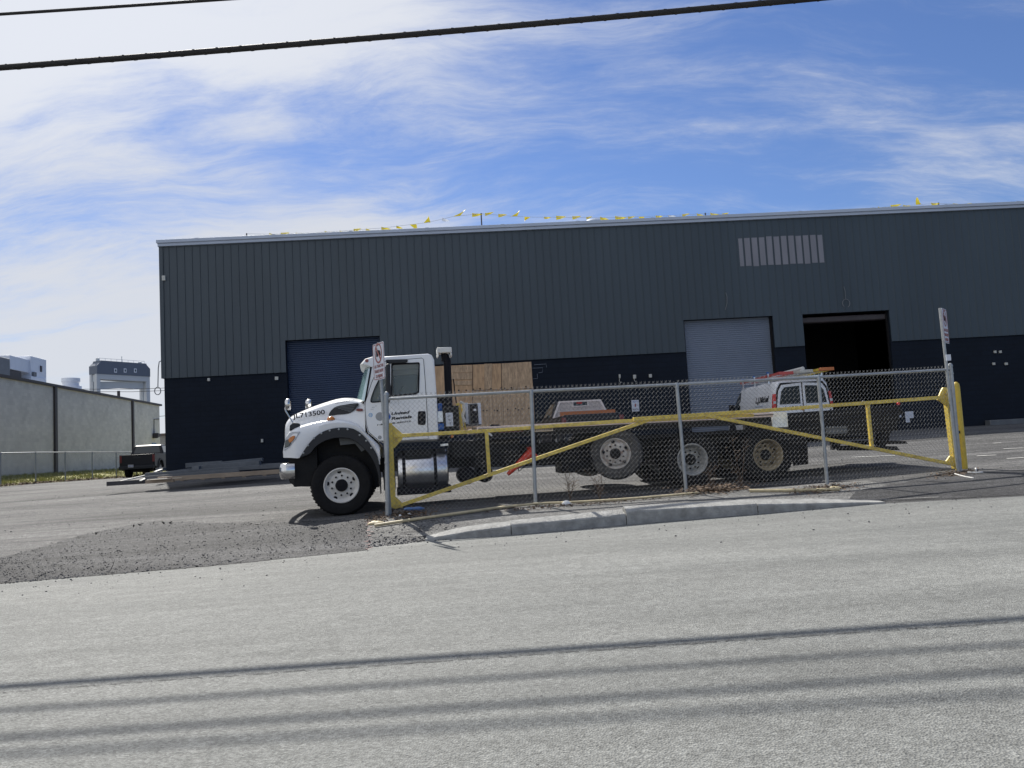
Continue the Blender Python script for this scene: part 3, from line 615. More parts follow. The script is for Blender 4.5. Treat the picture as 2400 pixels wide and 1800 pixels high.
# little grey building behind, in the gap
gb = empty('shed', at(381, 1090, 75) * [1, 1, 0], 0, label='small grey building glimpsed in the gap behind the pale warehouse', cat='building')
zt = at(381, 1022, 75)[2]; MB().box((-1.2, 0, -1), (3, 6, zt)).build('wall', 'grey', gb); MB().box((-1.4, -.2, zt), (3.2, 6.2, zt + .25)).build('roof', 'brown', gb)
# lift tower far behind
TY = 260; tF = Frame(at(229, 1000, 255) * [1, 1, 0], at(352.6, 1000, 272) * [1, 1, 0])
tw = empty('bridge_tower', tF.o, tF.ang, label='pale lift bridge tower with grey machine house far behind the warehouse', cat='tower')
T_ = lambda x, y: tF(x, y)
def tz(x, y): return T_(x, y)[1]
W_ = T_(352.6, 900)[0]; zt = tz(284, 848); z1 = tz(284, 879); z2 = tz(284, 891); zb = 0
MB().prism([(0, z1), (W_, z1), (W_, zt - 1.8), (W_ - 1.4, zt - .4), (W_ - 1.4, zt), (1.4, zt), (1.4, zt - .4), (0, zt - 1.8)], 0, 4.4).build('machine_house', 'towerdk', tw)
o = MB()
for px in (269.5 - 0, 292, 316):
    u, z = T_(px - 2.0, 871); c = T_(px + 2.2, 866); o.box((u, -.12, z - .3), (u + .95, -.01, z + 1.1))
o.build('window', 'sheet', tw); o = MB()
for px in (269.5, 292, 316): u, z = T_(px - 2.0, 871); o.box((u + .25, -.18, z), (u + .7, -.13, z + .8))
o.build('window_pane', 'glass', tw)
xl = T_(237, 900)[0]; xr = T_(343, 900)[0]
for v0, v1 in ((.2, 1.3), (3.1, 4.2)):
    o = MB(); o.box((.0, v0, zb), (xl - .1, v1, z1)); o.box((xr + .2, v0, zb), (W_ - .05, v1, z1)); o.box((xl - .1, v0, z2), (xr + .2, v1, z1))
    o.build('portal_frame', 'tower', tw)
for sx in (.4, W_ - 1.0):
    o = MB()
    o.box((sx, 1.3, z1 - 2.4), (sx + .6, 3.1, z1))
    for k in range(3): zz_ = z1 - 2.4 - k * 9; o.beam((sx + .3, 1.3, zz_), (sx + .3, 3.1, zz_ - 8), .5, .6); o.box((sx, 1.3, zz_ - 9), (sx + .6, 3.1, zz_ - 8.3))
    o.box((sx - .3, 1.3, zb), (sx + .9, 1.9, z1 - 2.4)); o.box((sx - .3, 2.6, zb), (sx + .9, 3.1, z1 - 2.4))
    o.build('side_bracing', 'tower', tw)
q = [T_(237, 893), T_(343, 893), T_(343, 911), T_(330, 911), T_(290, 908.5), T_(250, 911), T_(237, 911)]; MB().prism([(x, z) for x, z in q], 1.6, 2.9).build('lifting_span_beam', 'tower', tw)
o = MB(); o.tube([(1.5, 1, zt + .9), (W_ - 1.5, 1, zt + .9)], .07, 4)
for k in range(9): x = 1.5 + (W_ - 3) * k / 8; o.tube([(x, 1, zt - .1), (x, 1, zt + .9)], .06, 4)
o.tube([(W_ * .52, 2, zt), (W_ * .52, 2, zt + 2.2)], .12, 5); o.lathe([(.6, 0), (.6, 1), (0, 1.5)], (2.2, 3, zt), 'z', 10); o.lathe([(.6, 0), (.6, .8), (0, 1.2)], (W_ - 1.9, 3, zt), 'z', 10); o.build('roof_railing', 'tower', tw)
# far utility lines behind the warehouse
for y0_, y1_, n_ in ((912, 908, 'upper'), (918, 914, 'middle'), (976, 971, 'low')):
    a = at(200 if y0_ < 950 else 330, y0_, 120); c = at(420, y1_, 120); d = c - a
    o = MB().tube([a - d * .2, a, (a + c) / 2 + np.array([0, 0, -.15]), c, c + d * .6], .035, 4).build('utility_line', 'black'); origin_to(o, a)
    tag(o, {'upper': 'uppermost thin line strung beyond the pale warehouse roof', 'middle': 'thin line just below the uppermost one beyond the pale roof', 'low': 'low thin line in the gap right of the pale warehouse'}[n_], 'power line', 'thin lines in the distance')

# lawn strip, blades and left fence
lx = [-23.7 - .0, -25, -26.5, -28, -30, -32.5]
b = MB(); vs = []; ys = [24 + 2.0 * i for i in range(26)]
for y in ys:
    for i, x in enumerate(lx):
        wx = -27.406 + (y - 41) * (-31.281 + 27.406) / 27; t = i / 5; X = -23.75 + (wx - .1 + 23.75) * t
        vs.append((X, y, zlot(X, y) * (1 - t) + (1.12) * t + .015 + .03 * math.sin(y * 1.7 + i)))
n = len(lx); b.add(vs, [(j * n + i, j * n + i + 1, (j + 1) * n + i + 1, (j + 1) * n + i) for j in range(len(ys) - 1) for i in range(n - 1)])
b.build('lawn', 'lawn', smooth=180)['kind'] = 'structure'
b = MB()
for k in range(9000):
    y = random.uniform(31, 62); wx = -27.406 + (y - 41) * (-3.875) / 27; t = random.random() ** 1.3; X = -23.75 + (wx + 23.75) * t
    z = zlot(X, y) * (1 - t) + 1.12 * t; h = random.uniform(.04, .16); a = random.uniform(0, 6.28); dx, dy = .03 * math.cos(a), .03 * math.sin(a)
    b.add([(X - dx, y - dy, z), (X + dx, y + dy, z), (X + dy * 2, y - dx * 2, z + h)], [(0, 1, 2)])
tag(b.build('grass', 'blade', smooth=0, fix=False), 'yellowish green grass between the far fence and the pale warehouse', 'grass', kind='stuff')
fy = [24.9, 27.5, 30.2, 32.9, 35.5, 38.1, 40.6, 43.2, 45.8, 48.2, 50.8]; FX = -23.72
lf = empty('chain_link_fence', (FX, 24.9, zlot(FX, 24.9)), 0, label='low chain link fence in front of the pale warehouse', cat='fence')
zb_ = lf.location.z
def z4(y): return max(zlot(FX, y), .5) - zb_
tops = [z4(y) + 1.53 for y in fy]
for y, t in zip(fy, tops): MB().tube([(0, y - 24.9, z4(y) - .1), (0, y - 24.9, t + .03)], .033, 8).build('post', 'galv', lf)
MB().tube([(0, y - 24.9, t) for y, t in zip(fy, tops)], .026, 8).build('top_rail', 'galv', lf)
def chain(P0, P1, zb0, zb1, zt0, zt1, d=.038, r=.0023, n=3, sag=0., tips=True):
    """woven mesh between two points (x,y); heights given at both ends"""
    P0 = np.array(P0); P1 = np.array(P1); Ln = np.linalg.norm(P1 - P0); e = (P1 - P0) / Ln; nn = np.array([-e[1], e[0]]); b = MB(); W = int(Ln / d)
    for i in range(W):
        u = i * d; t = u / Ln; zb = zb0 + (zb1 - zb0) * t; zt = zt0 + (zt1 - zt0) * t; H = max(4, int(round((zt - zb) / d))); pts = []
        for j in range(H + 1):
            uu = u + (d if (i + j) % 2 else 0) + .002 * math.sin(j * 1.3 + i * .2); off = (.0035 if (j % 2) else -.0035) + sag * math.sin(math.pi * j / H) * math.sin(math.pi * ((u * 1.3) % 2.4) / 2.4)
            q = P0 + e * uu + nn * off; pts.append((q[0], q[1], zb + (zt - zb) * j / H))
        b.tube(pts, r, n, caps=False)
    return b
b = MB()
for (y0, t0), (y1, t1) in zip(list(zip(fy, tops))[3:], list(zip(fy, tops))[4:]):
    c = chain((0, y0 - 24.9), (0, y1 - 24.9), z4(y0) + .05, z4(y1) + .05, t0, t1, d=.075, r=.0022); b.add(c.v, c.f)
b.build('chain_link_mesh', 'wirepale', lf, smooth=0, fix=False)
# litter at the foot of that fence
b = MB()
for k in range(1500):
    y = random.uniform(31, 50); X = FX + random.gauss(.15, .22); z = zlot(X, y) + random.uniform(0, .07); s = random.uniform(.02, .09); a = random.uniform(0, 6.28)
    b.add([(X + s * math.cos(a), y + s * math.sin(a), z), (X - s * math.sin(a), y + s * math.cos(a), z + random.uniform(0, .08)), (X - s * math.cos(a), y - s * math.sin(a), z + .02)], [(0, 1, 2)])
tag(b.build('leaf_litter', 'leaf', smooth=0, fix=False), 'dead leaves and twigs along the foot of the far fence', 'debris', kind='stuff')

# ================================================================== STEEL AND TIMBER PILE
def pbeam(name, m, p0, Y0, p1, Y1, w_, h, label, cat='beam', group=None, chan=False):
    a = at(*p0, Y0); c = at(*p1, Y1); mid = (a + c) / 2; b = MB()
    if chan:
        e = (c - a); e = e / np.linalg.norm(e); s_ = np.array([e[1], -e[0], 0]); s_ = s_ / np.linalg.norm(s_)
        b.beam(a, c, .02, h); t = np.array([0, 0, h / 2 - .01])
        b.beam(a + t - s_ * (w_ / 2 + .01), c + t - s_ * (w_ / 2 + .01), w_, .02); b.beam(a - t - s_ * (w_ / 2 + .01), c - t - s_ * (w_ / 2 + .01), w_, .02)
    else: b.beam(a, c, w_, h)
    o = b.build(name, m, bevel=.006); origin_to(o, mid); return tag(o, label, cat, group or 'beams and boards in the pile')
pbeam('steel_beam', 'darkbeam', (250, 1134), 21.8, (344, 1128), 22.2, .12, .125, 'dark square steel tube pointing left from the front of the pile', 'beam')
pbeam('steel_channel', 'steelbeam', (340, 1113.5), 22.4, (660, 1091), 23.0, .18, .12, 'long grey steel beam along the front of the pile', chan=True)
pbeam('steel_channel', 'steelbeam', (340, 1120), 22.1, (560, 1102), 22.5, .10, .09, 'grey steel angle lying low along the left front of the pile', chan=True)
pbeam('steel_beam', 'steelbeam', (436, 1091), 23.9, (520, 1085), 24.1, .16, .14, 'short grey beam at the back of the pile')
pbeam('steel_channel', 'steelbeam', (480, 1090), 23.4, (616, 1077), 23.8, .5, .11, 'wide grey steel beam stacked on top of the pile', chan=False)
pbeam('steel_beam', 'steelbeam', (455, 1100), 23.1, (610, 1087), 23.4, .4, .20, 'thick grey steel girder in the middle of the pile')
pbeam('steel_beam', 'steelbeam', (590, 1095), 23.6, (662, 1091), 23.7, .3, .17, 'grey beam end nearest the truck bumper on the pile')
pbeam('steel_channel', 'steelbeam', (396, 1107), 22.9, (470, 1096), 23.2, .14, .06, 'thin grey bar sloping up onto the pile', chan=False)
pbeam('steel_beam', 'steelbeam', (453, 1097.5), 22.9, (469, 1096), 22.9, .2, .1, 'short square steel end block on the pile')
pbeam('timber_beam', 'timber', (342, 1129.5), 21.9, (408, 1125.5), 22.0, .12, .10, 'short tan timber at the left front of the pile')
pbeam('timber_beam', 'timber', (400, 1122), 22.05, (662, 1104.5), 22.5, .2, .125, 'long weathered timber under the grey steel')
pbeam('board', 'pale', (352, 1125), 21.8, (400, 1122), 21.9, .10, .02, 'pale board lying on the short tan timber')
pbeam('board', 'pale', (370, 1119), 21.9, (404, 1117), 22.0, .08, .025, 'thin pale board under the left end of the steel')
pbeam('board', 'pale', (404, 1121), 21.8, (426, 1120), 21.9, .10, .02, 'small pale board beside the long timber')
pbeam('board', 'offwhite', (272, 1130.5), 22.1, (340, 1114.5), 22.9, .07, .035, 'pale bar slanting up from the dark tube onto the pile')
pbeam('board', 'offwhite', (329, 1127), 22.0, (343, 1121), 22.4, .08, .03, 'short white board leaning at the left end of the pile')
pbeam('steel_beam', 'steelbeam', (369, 1101), 25.0, (386, 1099), 25.0, .25, .12, 'small grey block standing up behind the left of the pile')
pbeam('board', 'offwhite', (363, 1106), 24.2, (379, 1100), 24.8, .09, .03, 'short white bar leaning on the small grey block')
for p, Y, q, Z in (((440, 1131), 22.1, (452, 1119), 22.3), ((560, 1122), 22.3, (572, 1110), 22.6), ((640, 1115), 22.4, (648, 1104), 22.8)):
    pass
b = MB()
for k in range(5):
    a = gnd(430 + k * 48, 1127 - k * 3); X, Y = a[0], a[1]; b.box((X - .06, Y - .1, zlot(X, Y) - .05), (X + .06, Y + .7, zlot(X, Y) + .08))
o = b.build('timber_block', 'timber'); tag(o, 'low timber blocks carrying the pile of beams', 'timber')

# ================================================================== NEAR CHAIN LINK FENCE
FP = [(908, 1208, 12.3), (1255, 1183, 12.5), (1609, 1155, 12.95), (1939, 1134, 13.3), (2250, 1105, 14.0)]
TOPS = [(905.5, 935), (1245, 917), (1586, 901), (1918, 884), (2228, 866)]
PB = [at(*p) for p in FP]; PT = [at(t[0], t[1], p[2]) for t, p in zip(TOPS, FP)]
nf = empty('chain_link_fence', PB[0], 0, label='tall chain link fence between the kerb and the flatbed truck', cat='fence')
O = PB[0]
def rel(p): return tuple(np.array(p) - O)
for i, (a, c) in enumerate(zip(PB, PT)):
    if i in (0, 4):
        e = (c - a); top = a + e * 1.03; b = MB().tube([rel(a + [0, 0, -.15]), rel(top)], .037, 12); b.lathe([(.042, 0), (.042, .02), (.03, .05), (0, .065)], rel(top), 'z', 12)
        for t in (.12, .45, .8, .96): q = a + e * t; b.lathe([(.043, -.012), (.043, .012)], rel(q), 'z', 12)
        b.build('terminal_post', 'galv', nf)
    else:
        b = MB().tube([rel(a + [0, 0, -.15]), rel(c + [0, 0, .0])], .03, 12); b.lathe([(.036, -.06), (.036, .0), (.028, .03)], rel(c), 'z', 12); b.build('post', 'galv', nf)
MB().tube([rel(p) for p in PT], .0235, 10).build('top_rail', 'galv', nf)
for i in range(4):
    a, c = PB[i], PB[i + 1]; ta, tc_ = PT[i], PT[i + 1]; e = (c - a)[:2]; n_ = np.array([-e[1], e[0]]) / np.linalg.norm(e) * .034
    # the mesh leans with the posts: build upright then shear
    w0, w1 = a[:2] + n_, c[:2] + n_; hb0, hb1, ht0, ht1 = a[2] + .03, c[2] + .03, ta[2] + .055, tc_[2] + .055
    m_ = chain(w0 - O[:2], w1 - O[:2], hb0 - O[2], hb1 - O[2], ht0 - O[2], ht1 - O[2], sag=.03 if i in (1, 2) else .015)
    vs = []
    Ln = np.linalg.norm(e)
    for x, y, z in m_.v:
        t = ((x - (w0 - O[:2])[0]) * e[0] + (y - (w0 - O[:2])[1]) * e[1]) / Ln ** 2; la = (ta - a)[:2] * (1 - t) + (tc_ - c)[:2] * t; hh = (z - (hb0 - O[2])) / 1.85; vs.append((x + la[0] * hh, y + la[1] * hh, z))
    m_.v = vs
    for k in range(int(Ln / .076)):            # twisted barbs above the rail
        t = (k * .076 + .038) / Ln; q = (w0 * (1 - t) + w1 * t) - O[:2]; zt_ = (ht0 * (1 - t) + ht1 * t) - O[2]; la = (ta - a)[:2] * (1 - t) + (tc_ - c)[:2] * t; q = q + la
        uu = e / Ln; m_.tube([(q[0] - uu[0] * .016, q[1] - uu[1] * .016, zt_ + .022), (q[0], q[1], zt_ - .008), (q[0] + uu[0] * .016, q[1] + uu[1] * .016, zt_ + .022)], .0032, 3, caps=False)
        if k % 6 == 2: m_.tube([(q[0], q[1] + .01, zt_ - .05), (q[0] - .0, q[1] - .062, zt_ - .09), (q[0] + .012, q[1] - .05, zt_ - .14)], .003, 3, caps=False)
    m_.build('chain_link_mesh', 'wire', nf, smooth=0, fix=False)
# yellow swing barriers folded back behind the fence
GF = Frame(PB[0], PB[4])
def gate(label, root, mem, plates, v=.16):
    r = empty('barrier_gate', GF.world(*(GF(*root, v)[0], v, GF(*root, v)[1])), GF.ang, label=label, cat='gate', group='yellow swing barriers'); ou = GF(*root, v)
    L3 = lambda px, py, dv=0: (GF(px, py, v + dv)[0] - ou[0], dv, GF(px, py, v + dv)[1] - ou[1])
    for nm, pts, s_, dv in mem:
        b = MB()
        for p, q in zip(pts, pts[1:]): b.beam(L3(*p, dv), L3(*q, dv), s_, s_ * 1.0)
        b.build(nm, 'yellow', r, bevel=.004)
    for nm, pts in plates:
        b = MB(); q = [L3(*p, -.0) for p in pts]; b.prism([(x, z) for x, _, z in q], -.015 + .0, .02); b.build(nm, 'yellow', r, bevel=.003)
    return r, L3
g1, _ = gate('left yellow barrier with its hinge post beside the no entry sign', (918, 1190), [
    ('hinge_post', [(913, 992), (922, 1190)], .085, 0), ('top_rail', [(922, 1022), (1139, 1010), (1441, 988), (1765, 973)], .058, 0),
    ('brace', [(925, 1189), (1516, 986)], .058, .004), ('strut', [(1140, 1012), (1147, 1110)], .056, .008)],
    [('gusset', [(914, 992), (922, 998), (945, 1018), (943, 1030), (925, 1050), (916, 1050)]), ('gusset', [(922, 1160), (941, 1177), (944, 1190), (922, 1192)])])
g2, _ = gate('right yellow barrier with its hinge post by the right fence end', (2236, 1100), [
    ('hinge_post', [(2217, 912), (2240, 1098)], .10, .02), ('top_rail', [(1484, 982.5), (1760, 964.5), (2205, 931.5)], .062, -.055),
    ('brace', [(2228, 1087), (1652, 973)], .058, -.05), ('strut', [(2033, 946), (2043, 1048)], .056, -.046)],
    [('gusset', [(2198, 932), (2207, 912), (2210, 908), (2222, 908), (2228, 950), (2218, 952), (2205, 942), (2196, 937)]), ('gusset', [(2226, 1068), (2240, 1072), (2243, 1094), (2222, 1090), (2216, 1082)])])
a = GF(1483, 982.5, .1)
# bollards
def bollard(px, pyb, pyt, Y, r, label, m='yellow2', lean=0):
    a = at(px, pyb, Y); c = at(px + lean, pyt, Y); o = empty('bollard', a, 0, label=label, cat='bollard', group='yellow steel bollards'); h = c[2] - a[2]; dx = c[0] - a[0]
    b = MB(); b.loft([[(dx * t + r * k_ * math.cos(q * .3927), r * k_ * math.sin(q * .3927), z) for q in range(16)] for t, z, k_ in ((0, -.2, 1), (1, h - .08, 1), (1, h - .03, .86), (1, h, .45), (1, h + .01, .05))]); b.build('post', m, o)
    return o
b1 = bollard(2261, 1110, 896, 14.45, .062, 'tall yellow bollard right of the right terminal post', 'yellow2', -21)
b2 = bollard(2245, 1102, 905, 14.28, .035, 'thin yellow post squeezed behind the right terminal post', 'yellow2', -22)
MB().box((-.075, -.075, .75), (-.05, -.045, .80)).build('bolt_mark', 'black', b1)

# ================================================================== SIGNS
def nosign(root, tip, Y0, Y1, L_, R_, label, clip=None):
    """pole + panel; L_ and R_ are the left and right edge of the panel seen by the camera: (px, py_top, py_bottom, Y)"""
    a = at(*root, Y0); c = at(*tip, Y1); r = empty('street_sign', a, 0, label=label, cat='sign', group='no tractor trailer signs')
    b = MB().tube([rel2(a, a + [0, 0, -.1]), rel2(a, c)], .026, 12); b.build('pole', 'galv', r)
    tl = at(L_[0], L_[1], L_[3]); bl_ = at(L_[0] + (L_[4] if len(L_) > 4 else 5), L_[2], L_[3]); tr = at(R_[0], R_[1], R_[3]); br_ = at(R_[0] + 4, R_[2], R_[3])
    e = (tr - tl); W = np.linalg.norm(e); e = e / W; dn = ((bl_ - tl) + (br_ - tr)) / 2; H = np.linalg.norm(dn); up = -dn / H; up = up - e * (up @ e); up /= np.linalg.norm(up); nn = np.cross(e, -up); nn = np.cross(up, e) if False else np.cross(e, up)
    ce = (tl + tr + bl_ + br_) / 4 - a
    mat4 = Matrix.Identity(4)
    for i in range(3): mat4[i][0] = e[i]; mat4[i][1] = -nn[i]; mat4[i][2] = up[i]; mat4[i][3] = ce[i]
    w2, h2 = W / 2, H / 2
    def rr(w_, h_, k, n=5): return [(sx * (w_ - k) + k * math.cos(t), sz * (h_ - k) + k * math.sin(t)) for sx, sz, a0 in ((1, 1, 0), (-1, 1, 90), (-1, -1, 180), (1, -1, 270)) for t in [rad(a0 + 90 * j / n) for j in range(n + 1)]]
    p = MB().prism(rr(w2, h2, .04), 0, .004).build('sign_panel', 'signwhite', r, bevel=.001); p.matrix_local = mat4
    def kid(b, m, nm='symbol'): o = b.build(nm, m, p); return o
    kid(MB().holed(rr(w2 - .012, h2 - .012, .035), [rr(w2 - .022, h2 - .022, .03)], -.003, -.0005), 'signred', 'border')
    R = w2 * .62; zc = h2 * .45; ring = [(R * math.cos(t * .262), zc + R * 1.12 * math.sin(t * .262)) for t in range(24)]; ri = [(x * .82, zc + (z - zc) * .82) for x, z in ring]
    kid(MB().holed(ring, [ri], -.004, -.0005), 'signred')
    k = R * .6; bb = MB().prism([(-k, zc - .03), (k * .2, zc - .03), (k * .2, zc + .05), (-k, zc + .05)], -.003, -.0005)
    bb.prism([(k * .3, zc - .03), (k, zc - .03), (k, zc), (k * .75, zc + .04), (k * .3, zc + .04)], -.003, -.0005)
    for x in (-k * .8, -k * .4, k * .45, k * .85): bb.lathe([(.018, -.0035), (.018, -.0005)], (x, 0, zc - .035), 'y', 10)
    kid(bb, 'ink'); kid(MB().prism([(-k - .01, zc + k), (-k + .02, zc + k + .02), (k + .01, zc - k), (k - .02, zc - k - .02)], -.0055, -.0042), 'signred')
    for i, s_ in enumerate(('ALL TRACTOR', 'TRAILER ENTRY', 'OR PARKING')):
        ww = w2 * (.78 if i < 2 else .62); z0 = -h2 * .06 - (i + 1) * h2 * .27
        text(s_, 'signred', p, (-ww, z0, ww, z0 + h2 * .17), -.003, bold=.01)
    kid(MB().lathe([(.01, -.004), (.01, 0)], (0, 0, h2 - .04), 'y', 8).lathe([(.01, -.004), (.01, 0)], (0, 0, -h2 + .04), 'y', 8), 'ink', 'bolt')
    return r
def rel2(a, p): return tuple(np.array(p) - np.array(a))
nosign((915, 1206), (887, 803), 12.36, 12.42, (872.6, 809, 893.6, 12.4), (898.6, 799.5, 886.4, 12.0), 'no tractor trailer sign at the left end of the fence before the white cab')
nosign((2246, 1103), (2203, 722), 13.95, 13.98, (2206.5, 721.5, 803, 13.92, 10.5), (2218, 726, 805.8, 14.27), 'no tractor trailer sign rising from the right end of the fence')
a = at(2222, 838, 13.9); o = MB().box((-.035, -.005, -.055), (.05, .005, .055)).build('reflector_plate', 'signwhite'); o.location = a; tag(o, 'small pale plate strapped to the right sign pole', 'plate')

# ================================================================== FLATBED TRUCK
TA = np.array([-3.128, 13.76, 0]); TB_ = np.array([4.857, 14.9, 0]); TF = Frame(TA, TB_); Z0 = .240
tr = empty('flatbed_truck', (TA[0], TA[1], Z0), TF.ang, label='white cab rental flatbed truck parked behind the chain link fence', cat='truck')
def T(px, py, off=0.): a = TF(px, py, off); return (a[0], a[1] - Z0)
def A(x, y, off=0.): return T(650 + x / 5.925, 920 + y / 5.925, off)
def B(x, y, off=0.): return T(820 + x / 5.925, 780 + y / 5.925, off)
def D(x, y, off=0.): return T(640 + x / 3.6065, 780 + y / 3.6065, off)
TW = 2.46
def smooth(p, n=3, closed=False):
    """Chaikin-like subdivision by Catmull-Rom"""
    P = [np.array(q, float) for q in p]; o_ = []; m = len(P)
    for i in range(m if closed else m - 1):
        g = lambda k: P[k % m] if closed else P[min(max(k, 0), m - 1)]
        a, b_, c, d = g(i - 1), g(i), g(i + 1), g(i + 2)
        for j in range(n):
            t = j / n; o_.append(tuple(.5 * ((2 * b_) + (-a + c) * t + (2 * a - 5 * b_ + 4 * c - d) * t * t + (-a + 3 * b_ - 3 * c + d) * t ** 3)))
    if not closed: o_.append(tuple(P[-1]))
    return o_
def interp(ln, x):
    if x <= ln[0][0]: return ln[0][1]
    for p, q in zip(ln, ln[1:]):
        if p[0] <= x <= q[0]: return p[1] + (q[1] - p[1]) * (x - p[0]) / (q[0] - p[0] + 1e-9)
    return ln[-1][1]
# hood centre
HO = .30
top = smooth([A(x, y, HO) for x, y in ((72, 420), (95, 375), (150, 330), (250, 283), (420, 213), (600, 150), (800, 93), (930, 76), (1060, 84), (1115, 95), (1212, 104))], 3)
sho = smooth([A(x, y, .06) for x, y in ((70, 700), (95, 610), (130, 550), (200, 492), (330, 442), (500, 400), (640, 372), (800, 358), (950, 368), (1080, 415), (1160, 470), (1215, 545))], 3)
x0h, x1h = top[0][0], top[-1][0]; secs = []
K = 34
for k in range(K + 1):
    x = x0h + (x1h - x0h) * (k / K) ** 1.15; t = k / K; zt_ = interp(top, x); zb = min(interp(sho, x) - .22, zt_ - .25); hw = TW / 2 - (.42 - .30 * t ** 1.2); hw -= .10 * max(0, 1 - t * 9); cz = .05; rr_ = .16
    q = [(-hw, zb), (-hw, zb + .12), (-hw + .008, zt_ - rr_ * 1.6), (-hw + .03, zt_ - rr_), (-hw + .07, zt_ - rr_ * .5), (-hw + .13, zt_ - rr_ * .18), (-hw + .22, zt_ - .01), (-hw * .5, zt_ + cz * .6), (0, zt_ + cz), (hw * .5, zt_ + cz * .6), (hw - .22, zt_ - .01), (hw - .13, zt_ - rr_ * .18), (hw - .07, zt_ - rr_ * .5), (hw - .03, zt_ - rr_), (hw - .008, zt_ - rr_ * 1.6), (hw, zb + .12), (hw, zb)]
    secs.append([(x, TW / 2 + y, z) for y, z in q])
hood = MB().loft(secs, closed=True).build('hood', 'white', tr, smooth=40)
def hoodside(x): t = ((x - x0h) / (x1h - x0h)); t = max(t, 0) ** (1 / 1.15); return .42 - .30 * t ** 1.2 + .10 * max(0, 1 - t * 9)
# fenders (both sides): arch below, shoulder above
arch = smooth([A(x, y) for x, y in ((62, 905), (200, 908), (318, 902), (400, 770), (500, 655), (600, 580), (720, 528), (860, 502), (1000, 508), (1090, 535), (1200, 615), (1300, 745), (1380, 860), (1395, 1000))], 3)
outl = smooth([A(x, y) for x, y in ((62, 760), (75, 690), (95, 620), (130, 560), (200, 505), (330, 452), (500, 408), (640, 380), (800, 365), (950, 376), (1080, 424), (1160, 478), (1215, 540), (1300, 618), (1400, 715), (1425, 760))], 3)
x0f, x1f = A(62, 900)[0], A(1420, 800)[0]; near = []; far = []
for k in range(46):
    x = x0f + (x1f - x0f) * k / 45; zo = interp(outl, x); za = min(interp(arch, x), zo - .02); nose = max(0, 1 - k / 7.); ins = .16 * nose ** 1.6
    q = [(.02 + ins, za), (.008 + ins, za + (zo - za) * .3), (.0 + ins, za + (zo - za) * .62), (.012 + ins, zo - .085), (.035 + ins, zo - .045), (.075 + ins, zo - .016), (.14 + ins, zo), (.24 + ins, zo + .003), (.52, zo - .02), (.52, max(za, zo - .25))]
    q = [(v, min(max(z, za), zo + .01)) for v, z in q]
    near.append([(x, v, z) for v, z in q]); far.append([(x, TW - v, z) for v, z in q])
for nm, s_ in (('fender', near), ('fender', far)): MB().loft(s_, closed=False, caps=False).build(nm, 'white', tr, smooth=50)
for a_, b_ in ((.17, .66), (TW - .66, TW - .17)): MB().box((x0f + .03, a_, A(62, 900)[1]), (x0f + .06, b_, interp(outl, x0f) - .02)).build('fender_sun_block', 'white', tr)  # plates added to keep sun out of the open fender fronts
# rear part of fender below the door line is in the same sweep; black flares
fo_ = smooth([A(x, y) for x, y in ((312, 902), (400, 762), (500, 643), (600, 562), (720, 512), (860, 487), (1000, 492), (1090, 520), (1200, 602), (1300, 732), (1378, 855), (1415, 1000), (1435, 1200), (1445, 1400))], 3)
fi_ = smooth([A(x, y) for x, y in ((330, 900), (455, 852), (530, 760), (630, 690), (750, 645), (870, 630), (1000, 640), (1100, 688), (1195, 770), (1280, 865), (1350, 985), (1395, 1120), (1420, 1270), (1432, 1410))], 3)
for v0, v1 in ((-.035, .10), (TW + .035, TW - .10)):
    b = MB(); n = len(fo_); secs = [[(o_[0], v0, o_[1]), (o_[0], v1, o_[1]), (i_[0], v1, i_[1]), (i_[0], v0, i_[1])] for o_, i_ in zip(fo_, fi_)]; b.loft(secs); b.build('wheel_arch_flare', 'flare', tr, smooth=40, bevel=.01)
b = MB()
for x, y in ((365, 840), (430, 735), (512, 635), (615, 568), (730, 530), (856, 510), (978, 512), (1145, 592), (1235, 672), (1305, 770)):
    u, z = A(x, y); b.lathe([(0, -.052), (.014, -.048), (.02, -.034)], (u, 0, z), 'y', 10)
b.build('bolt', 'galv', tr)
b = MB(); q = [A(x, y, .15) for x, y in ((855, 625), (1010, 635), (1130, 700), (1215, 790), (1170, 820), (1080, 710), (875, 730))]; b.prism(q, .15, .19); b.build('inner_guard', 'steelbeam', tr)
# inner wheel well, frame, engine mass swollen to stop sunlight crossing the nose
b = MB(); wx0, wx1 = A(170, 900)[0], A(1380, 900)[0]
q = [x0f + .12 + (wx1 - x0f - .12) * k / 14 for k in range(15)]; b.prism([(q[0], .56)] + [(x, interp(outl, x) - .12) for x in q] + [(wx1, .45)], .45, TW - .45)
b.build('engine_sun_block', 'black', tr)
lam = MB(); q = [A(x, y, .3) for x, y in ((150, 1195), (170, 1250), (220, 1285), (300, 1295), (480, 1290), (500, 1180), (300, 1000), (200, 960))]; lam.prism(q, .3, TW - .3); lam.build('front_valance', 'flare', tr, bevel=.02)
MB().box((x0h + .10, .22, .95), (wx0 + .45, TW - .22, 1.25)).box((A(215, 1000, .12)[0], .2, .56), (wx0 + .45, TW - .2, .96)).build('nose_sun_block', 'black', tr)  # filler boxes added so the nose casts an unbroken shadow
